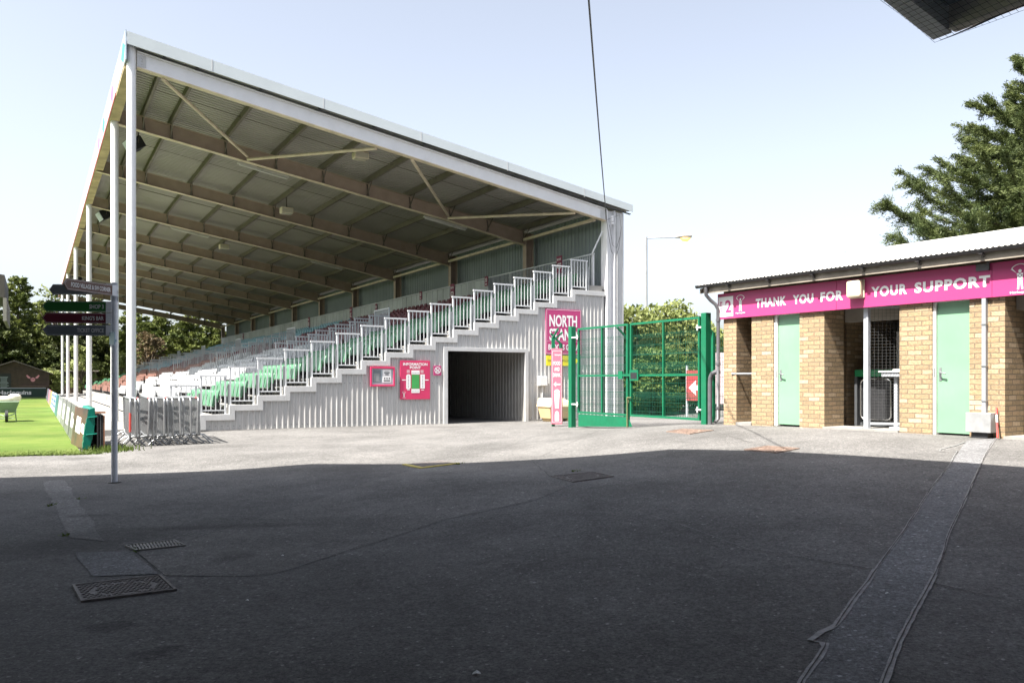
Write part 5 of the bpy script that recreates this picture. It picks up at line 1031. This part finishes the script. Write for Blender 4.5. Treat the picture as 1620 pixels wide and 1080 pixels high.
P1 = S.w((14.95, -.14, 6.9)); P2 = Vector((.34, 5.6, 6.6)); m = MB(); pts = []
for k in range(25): u = k / 24; pts.append(P1.lerp(P2, u) + Vector((0, 0, -.5 * 4 * u * (1 - u) * .35)))
m.tube([p - P1 for p in pts], .014, 6)
lp = [(0, 0, 0), (.06, -.02, -.5), (.16, -.03, -1.1), (.3, -.04, -1.35), (.42, -.04, -1.0), (.5, -.03, -.3), (.45, -.02, .15), (.0, -.01, -.02)]
m.tube(lp, .009, 6); m.tube([(.1, -.03, -.2), (.2, -.03, -.9), (.34, -.04, -1.0), (.46, -.04, -.6)], .008, 6); tag(m.build('overhead_cable', DARK, loc=P1), 'long black overhead cable rising from the white end post out of view', 'cable')
o = S.w((15.2, -.12, 6.95)); m = MB(); m.box(-.05, .05, -.04, .04, -.1, .1); m.box(-.03, .05, -.05, .03, -.2, -.12); tag(m.build('cable_bracket', WHITE, loc=o, rz=S.a, bevel=.01), 'small white cable bracket on top of the white end post', 'bracket')

# ------------------------------------------------------------------ the stand overhead (roof corner at upper right, main roof out of view whose shade covers the foreground)
SHF = 1 / math.tan(SUN_EL); ZR = 6.75
def cast(px, py): p = gp(px, py); d = (ZR - p.z) * SHF; return Vector((p.x + SUN_XY.x * d, p.y + SUN_XY.y * d, 0))
e1, e2, e3, e4 = cast(-40, 757), cast(480, 735), cast(1050, 713), cast(1615, 742)
lft = e1 + (e1 - e2).normalized() * 16; rgt = e4 + (e4 - e3).normalized() * 14
ms_ = thing('main_stand', 'big stand behind the viewer whose high flat roof shades the foreground', 'stand')
m = MB(); m.prism([(lft.x, lft.y, ZR), (lft.x, -14, ZR), (rgt.x, -14, ZR), (rgt.x, rgt.y, ZR), (e4.x, e4.y, ZR), (e3.x, e3.y, ZR), (e2.x, e2.y, ZR), (e1.x, e1.y, ZR)], (0, 0, .25)); m.build('roof', mat('soffit_dark', (.05, .053, .056), .7, var=.1), ms_)
m = MB(); m.box(lft.x, rgt.x, -9, -8.7, -.2, ZR); m.build('rear_wall', mat('dark_block_wall', (.10, .10, .10), .9, var=.1), ms_)
for x0_, x1_, y1_ in ((-24.2, -24, 5), (9.0, 9.2, 3.5)): m = MB(); m.box(x0_, x1_, -8.7, y1_, -.2, ZR); m.build('shade_wall', MATS['dark_block_wall'], ms_)  # unseen walls added to cut skylight and darken the foreground
for x, y in ((-20, -3), (-12, -3), (-4, -3), (5, -5), (9, -8)): m = MB(); m.box(x - .15, x + .15, y - .15, y + .15, -.2, ZR); m.build('column', GREY, ms_)
CN = Frame((3.12, 6.0, 4.0), S.a); t = thing('canopy_roof', 'grey canopy corner with bird netting stretched below it, seen from beneath', 'roof', CN.o, CN.a)
SL = -.265
CTR = mat('canopy_trim', (.80, .84, .86), .5, var=.04)
def sb(m, x0, x1, y0, y1, z0, z1, mi=0):
    m.add([(x, y, z + SL * x) for z in (z0, z1) for x, y in ((x0, y0), (x1, y0), (x1, y1), (x0, y1))], [(0, 3, 2, 1), (4, 5, 6, 7), (0, 1, 5, 4), (1, 2, 6, 5), (2, 3, 7, 6), (3, 0, 4, 7)], mi)
m = MB(); sb(m, -4, -.09, -7, -.145, .16, .22); m.build('soffit', mat('soffit_grey', (.45, .52, .55), .6, var=.1), t)
m = MB(); sb(m, -4, -.02, -.145, -.0, .0, .24); m.build('gable_trim', CTR, t, bevel=.006)
m = MB(); sb(m, -.085, .0, -7, -.15, -.0, .22); m.build('eave_fascia', mat('fascia_beige', (.80, .75, .70), .5), t, bevel=.02)
m = MB(); sb(m, -.40, -.25, -7, -.36, .03, .15); sb(m, -.245, -.235, -7, -.36, .06, .16); sb(m, -.33, -.30, -.36, -.28, .06, .09); m.build('channel', CTR, t, bevel=.004)
m = MB()
def netz(x, y): return -.006 + .05 * (1 - math.exp(3 * min(0, y + .12))) * max(0, min(1, (-x - .08) * 3)) + .008 * math.sin(y * 4) + SL * x
x = -.0
while x > -2.6:
    P = [(x + .008 * math.sin(7 * y + x * 9), y, netz(x, y)) for y in np.arange(0, -3.6, -.22)]
    for a, b in zip(P, P[1:]): m.bar(a, b, .0018, .0018)
    x -= .05
y = 0.
while y > -3.6:
    P = [(x, y + .008 * math.sin(6 * x + y * 7), netz(x, y)) for x in np.arange(0, -2.7, -.2)]
    for a, b in zip(P, P[1:]): m.bar(a, b, .0018, .0018)
    y -= .05
for k in range(7): m.tube([(-.01, -.05 - .01 * k, -.01), (-.03 - .02 * k, -.30 - .03 * k, -.015 - .006 * k), (.0, -.55 - .03 * k, .02)], .0025, 4)
m.build('bird_net', DARK, t)
m = MB(); 
for y in (-5.2,): m.box(-.3, -.1, y - .1, y + .1, -4.6, .1)
m.build('post', GREY, t)
ws = thing('far_stand', 'corner of a distant stand roof at the left edge, dark beneath with a pale fascia', 'stand', (-37.45, 60, 0), S.a)
m = MB(); m.prism([(0, 0, 7.6), (0, 0, 9.3), (-14, 0, 11.4), (-14, 0, 10.9)], (0, 10, 0)); m.build('roof', mat('far_roof', (.05, .045, .04), .7), ws); m = MB(); m.box(-.1, .12, -.1, 10, 5.9, 7.6); m.build('fascia', mat('far_fascia', (.20, .19, .175), .6, var=.08), ws)
for y in (2, 9): m = MB(); m.box(-4.2, -3.9, y, y + .3, 0, 9.4); m.build('column', WHITE, ws)

# ------------------------------------------------------------------ trees and hedges
def leaf_mesh(name, C, sz, ma, parent, el=1.7, up=0., drop=None, rnd=.7):
    C = np.asarray(C); N = len(C); sz = np.broadcast_to(np.asarray(sz, float), (N,)) * rng.uniform(.6, 1.35, N)
    a = rng.normal(size=(N, 3)); 
    if drop is not None: a = a * rnd + np.asarray(drop)
    a /= np.linalg.norm(a, axis=1)[:, None]; b = rng.normal(size=(N, 3)); b[:, 2] += up; b = np.cross(a, b); b /= np.linalg.norm(b, axis=1)[:, None] + 1e-9
    u = a * (sz * el / 2)[:, None]; v = b * (sz / 2)[:, None]
    V = np.stack([C - u, C + v * .9 - u * .1, C + u, C - v * .9 - u * .1], 1).reshape(-1, 3).astype('f')
    me = bpy.data.meshes.new(name); me.vertices.add(4 * N); me.vertices.foreach_set('co', V.ravel()); me.loops.add(4 * N); me.loops.foreach_set('vertex_index', np.arange(4 * N, dtype='i'))
    me.polygons.add(N); me.polygons.foreach_set('loop_start', np.arange(0, 4 * N, 4, dtype='i')); me.polygons.foreach_set('loop_total', np.full(N, 4, 'i')); me.update(calc_edges=True); me.materials.append(ma)
    o = bpy.data.objects.new(name, me); COL.objects.link(o); o.parent = parent; return o
def conifer(label, loc, h, r, nb, leaf, per, ma, start=.08, sweep=.35, group=None, lean=None, power=.75, spread=.7, twn=3.2, el=2.0, tw=(.12, .34), rnd=.7, name='conifer_tree'):
    t = thing(name, label, 'tree', loc, 0, group); m = MB(); m.tube([(0, 0, -.3), (.05, 0, h * .4), (0, .05, h * .97)], [h * .022 + .05, h * .014 + .03, .015], 8); C = []; D = []; ga = 2.399963
    for i in range(nb):
        f = (i + rng.random()) / nb; f = start + (1 - start) * f; L = r * max(.05, (1 - f)) ** power * rng.uniform(.55, 1.18) + .02 * h * .3
        az = i * ga + rng.normal() * .35; d = np.array([math.cos(az), math.sin(az), 0]); b0 = np.array([0, 0, f * h]); K = 6; P = []
        for k in range(K + 1): s = k / K; P.append(b0 + d * L * s + np.array([0, 0, L * (sweep * s * s - .10 * s + .05)]))
        m.tube([Vector(p) for p in P], [max(.006, .012 * L * (1 - k / K) + .008) for k in range(K + 1)], 4, cap=False)
        n_ = int(per * L / r * rng.uniform(.8, 1.2)) + 8; s = rng.beta(1.6, 1.05, n_); idx = np.minimum((s * K).astype(int), K - 1); fr = s * K - idx; P = np.array(P); base = P[idx] * (1 - fr)[:, None] + P[idx + 1] * fr[:, None]
        # side sprays: short twigs off the limb, each carrying a clump
        ti = rng.integers(0, max(3, int(L * twn)), n_); rs = np.random.default_rng(i * 77 + 5); ntw = ti.max() + 1; ts = rs.uniform(.12, 1, ntw); tdir = rs.normal(size=(ntw, 3)) * np.array([1, 1, .55]) + d * .9; tdir /= np.linalg.norm(tdir, axis=1)[:, None]; tl_ = rs.uniform(*tw, ntw) * L * (1.05 - .65 * ts) + .06
        q = rng.random(n_); ii = np.minimum((ts[ti] * K).astype(int), K - 1); ff = ts[ti] * K - ii; tb = P[ii] * (1 - ff)[:, None] + P[ii + 1] * ff[:, None]; tc = tb + tdir[ti] * (tl_[ti] * q)[:, None]
        pick = rng.random(n_) < .72; c = np.where(pick[:, None], tc, base) + rng.normal(size=(n_, 3)) * leaf * spread * np.array([1, 1, .8]); C.append(c); D.append(np.tile(d * .8 + np.array([0, 0, .25]), (n_, 1)) if rnd > .5 else np.where(pick[:, None], tdir[ti], d) * .9 + np.array([0, 0, .25]))
    m.build('trunk', BARK, t); leaf_mesh('crown', np.concatenate(C), leaf, ma, t, el, 0, np.concatenate(D), rnd); return t
def broad(label, loc, h, rx, ry, n_cl, leaf, per, ma, low=.1, group=None, name='broadleaf_tree', cat='tree', flat=.5):
    t = thing(name, label, cat, loc, 0, group); m = MB(); C = []; zc = h * (low + 1) / 2; hz = h * (1 - low) / 2
    m.tube([(0, 0, -.3), (.03, .02, h * .35), (0, .05, h * .7)], [.03 * h + .03, .02 * h + .02, .02], 7)
    for i in range(n_cl):
        v = rng.normal(size=3); v /= np.linalg.norm(v); q = rng.uniform(.45, 1) ** .6; c = np.array([v[0] * rx * q, v[1] * ry * q, zc + v[2] * hz * q * .92])
        if i % 2 == 0: m.tube([(0, 0, h * .3), Vector(c * .5 + np.array([0, 0, h * .2])), Vector(c)], [.014 * h + .01, .01 * h, .006], 4, cap=False)
        cr = rng.uniform(.16, .30) * min(rx, ry, hz) + leaf; n_ = int(per * rng.uniform(.7, 1.3)); w = rng.normal(size=(n_, 3)); w /= np.linalg.norm(w, axis=1)[:, None]; C.append(c + w * (cr * rng.uniform(.3, 1.05, n_) ** .5)[:, None] * np.array([1.15, 1.15, .8]))
    m.build('trunk', BARK, t); leaf_mesh('crown', np.concatenate(C), leaf, ma, t, 1.5, .6); return t
HT = lambda y, d: EYE + (HYP - y) * d / FPX
cy_d = 30.; conifer('big spreading cypress rising behind the turnstile building roof', ((1648 - CXP) / FPX * cy_d, cy_d, .6), HT(88, cy_d) - .6, 7.3, 190, .028, 10500, F_CYP, start=.17, sweep=.42, power=.72, spread=2.3, twn=9, el=4.2, tw=(.08, .28), rnd=.38, name='cypress_tree')
conifer('second cypress filling the gap behind the first, at the right edge', ((1740 - CXP) / FPX * 32, 32, .6), 12.5, 6., 90, .045, 3500, F_CYP, start=.15, sweep=.4, power=.7, spread=1.6, twn=7, el=3.6, rnd=.4, name='cypress_tree')
left = [(28, 438, 90, 4.6, F_MID, 'tallest conifer at the left, standing behind the timber shed'), (-40, 452, 88, 4.5, F_DARK, 'dark conifer cut by the left edge behind the far stand roof'), (62, 478, 95, 5., F_MID, 'broad yew coloured conifer between shed and pointer boards'), (2, 500, 82, 4.5, F_DARK, 'dark low conifer close behind the shed'), (120, 500, 97, 5., F_DARK, 'dark conifer behind the white columns, below the pointer boards'),
        (98, 515, 85, 4., F_DARK, 'dark conifer right of the shed gable'), (170, 505, 98, 5., F_DARK, 'dark conifer seen between the pole and the nearest column'), (215, 492, 96, 5., F_MID, 'conifer just right of the nearest white column, under the roof edge'), (255, 498, 94, 5., F_MID, 'conifer seen under the roof left of the middle, second from the column'), (298, 500, 93, 5., F_MID, 'conifer seen under the far end of the roof, third from the column'), (338, 506, 92, 4.5, F_MID, 'conifer beside the far end wall of the stand'),
        (385, 505, 96, 5., F_DARK, 'conifer mostly hidden behind the far end of the stand'), (150, 470, 115, 6., F_DARK, 'tall dark conifer farthest back between the columns')]
for px, py, d, r, ma, lab in left:
    X = (px - CXP) / FPX * d; conifer(lab, (X, d, .0), HT(py, d), r, 70, .19, 620, ma, start=.04, sweep=.12, power=.55, group='conifers beyond the far end of the pitch')
broad('thin leafed sapling with open crown above the pointer boards', (-50., 90, 0), HT(447, 90), 2.6, 2.6, 26, .28, 26, F_MID, .35)
broad('copper leafed tree under the roof just right of the nearest column', ((236 - CXP) / FPX * 84, 84, 0), HT(522, 84), 1.6, 1.6, 34, .2, 70, F_RED, .2)
for px, d, h, r, lab in ((80, 76, 2.6, 1.0, 'bright green shrub between the shed and the kiosk'), (128, 74, 5.0, 1.1, 'bright green bush among the white columns'), (196, 80, 4.2, 1.4, 'bright green bush between pole and nearest column')): broad(lab, ((px - CXP) / FPX * d, d, 0), h, r, r, 26, .2, 60, F_BUSH, .05, name='shrub', cat='shrub', group='shrubs at the far end')
hx = lambda px, d: (px - CXP) / FPX * d
for px, d, ytop, rx, n_cl, ma, lab in ((1008, 33, 478, 2.0, 75, F_BUSH, 'pale green leafy tree beside the white end post, behind the lamp column'), (1068, 34, 480, 2.1, 75, F_BUSH, 'pale green leafy tree behind the right gate leaf'), (1112, 36, 500, 1.9, 60, F_BUSH, 'leafy tree in the gap left of the turnstile building'), (1150, 40, 520, 2., 50, F_BUSH, 'sparser tree glimpsed behind the downpipe'), (975, 37, 500, 2., 50, F_BUSH, 'leafy tree mostly hidden behind the stand end post')):
    z = gz(hx(px, d), d); broad(lab, (hx(px, d), d, z), HT(ytop, d) - z, rx, 1.7, n_cl, .13, 150, ma, .02, group='leafy trees beyond the gate')
for px, d, ytop, rx, lab in ((1022, 29.2, 545, .85, 'rounded dense hedge bush just behind the gate lock'), (1056, 29, 548, .85, 'rounded hedge bush behind the middle of the right gate leaf'), (1112, 31, 562, .8, 'low hedge bush behind the red arrow board')):
    z = gz(hx(px, d), d); broad(lab, (hx(px, d), d, z), HT(ytop, d) - z, rx, 1.0, 85, .085, 190, F_HEDGE, .0, name='hedge_bush', cat='hedge', group='hedge bushes beyond the gate')
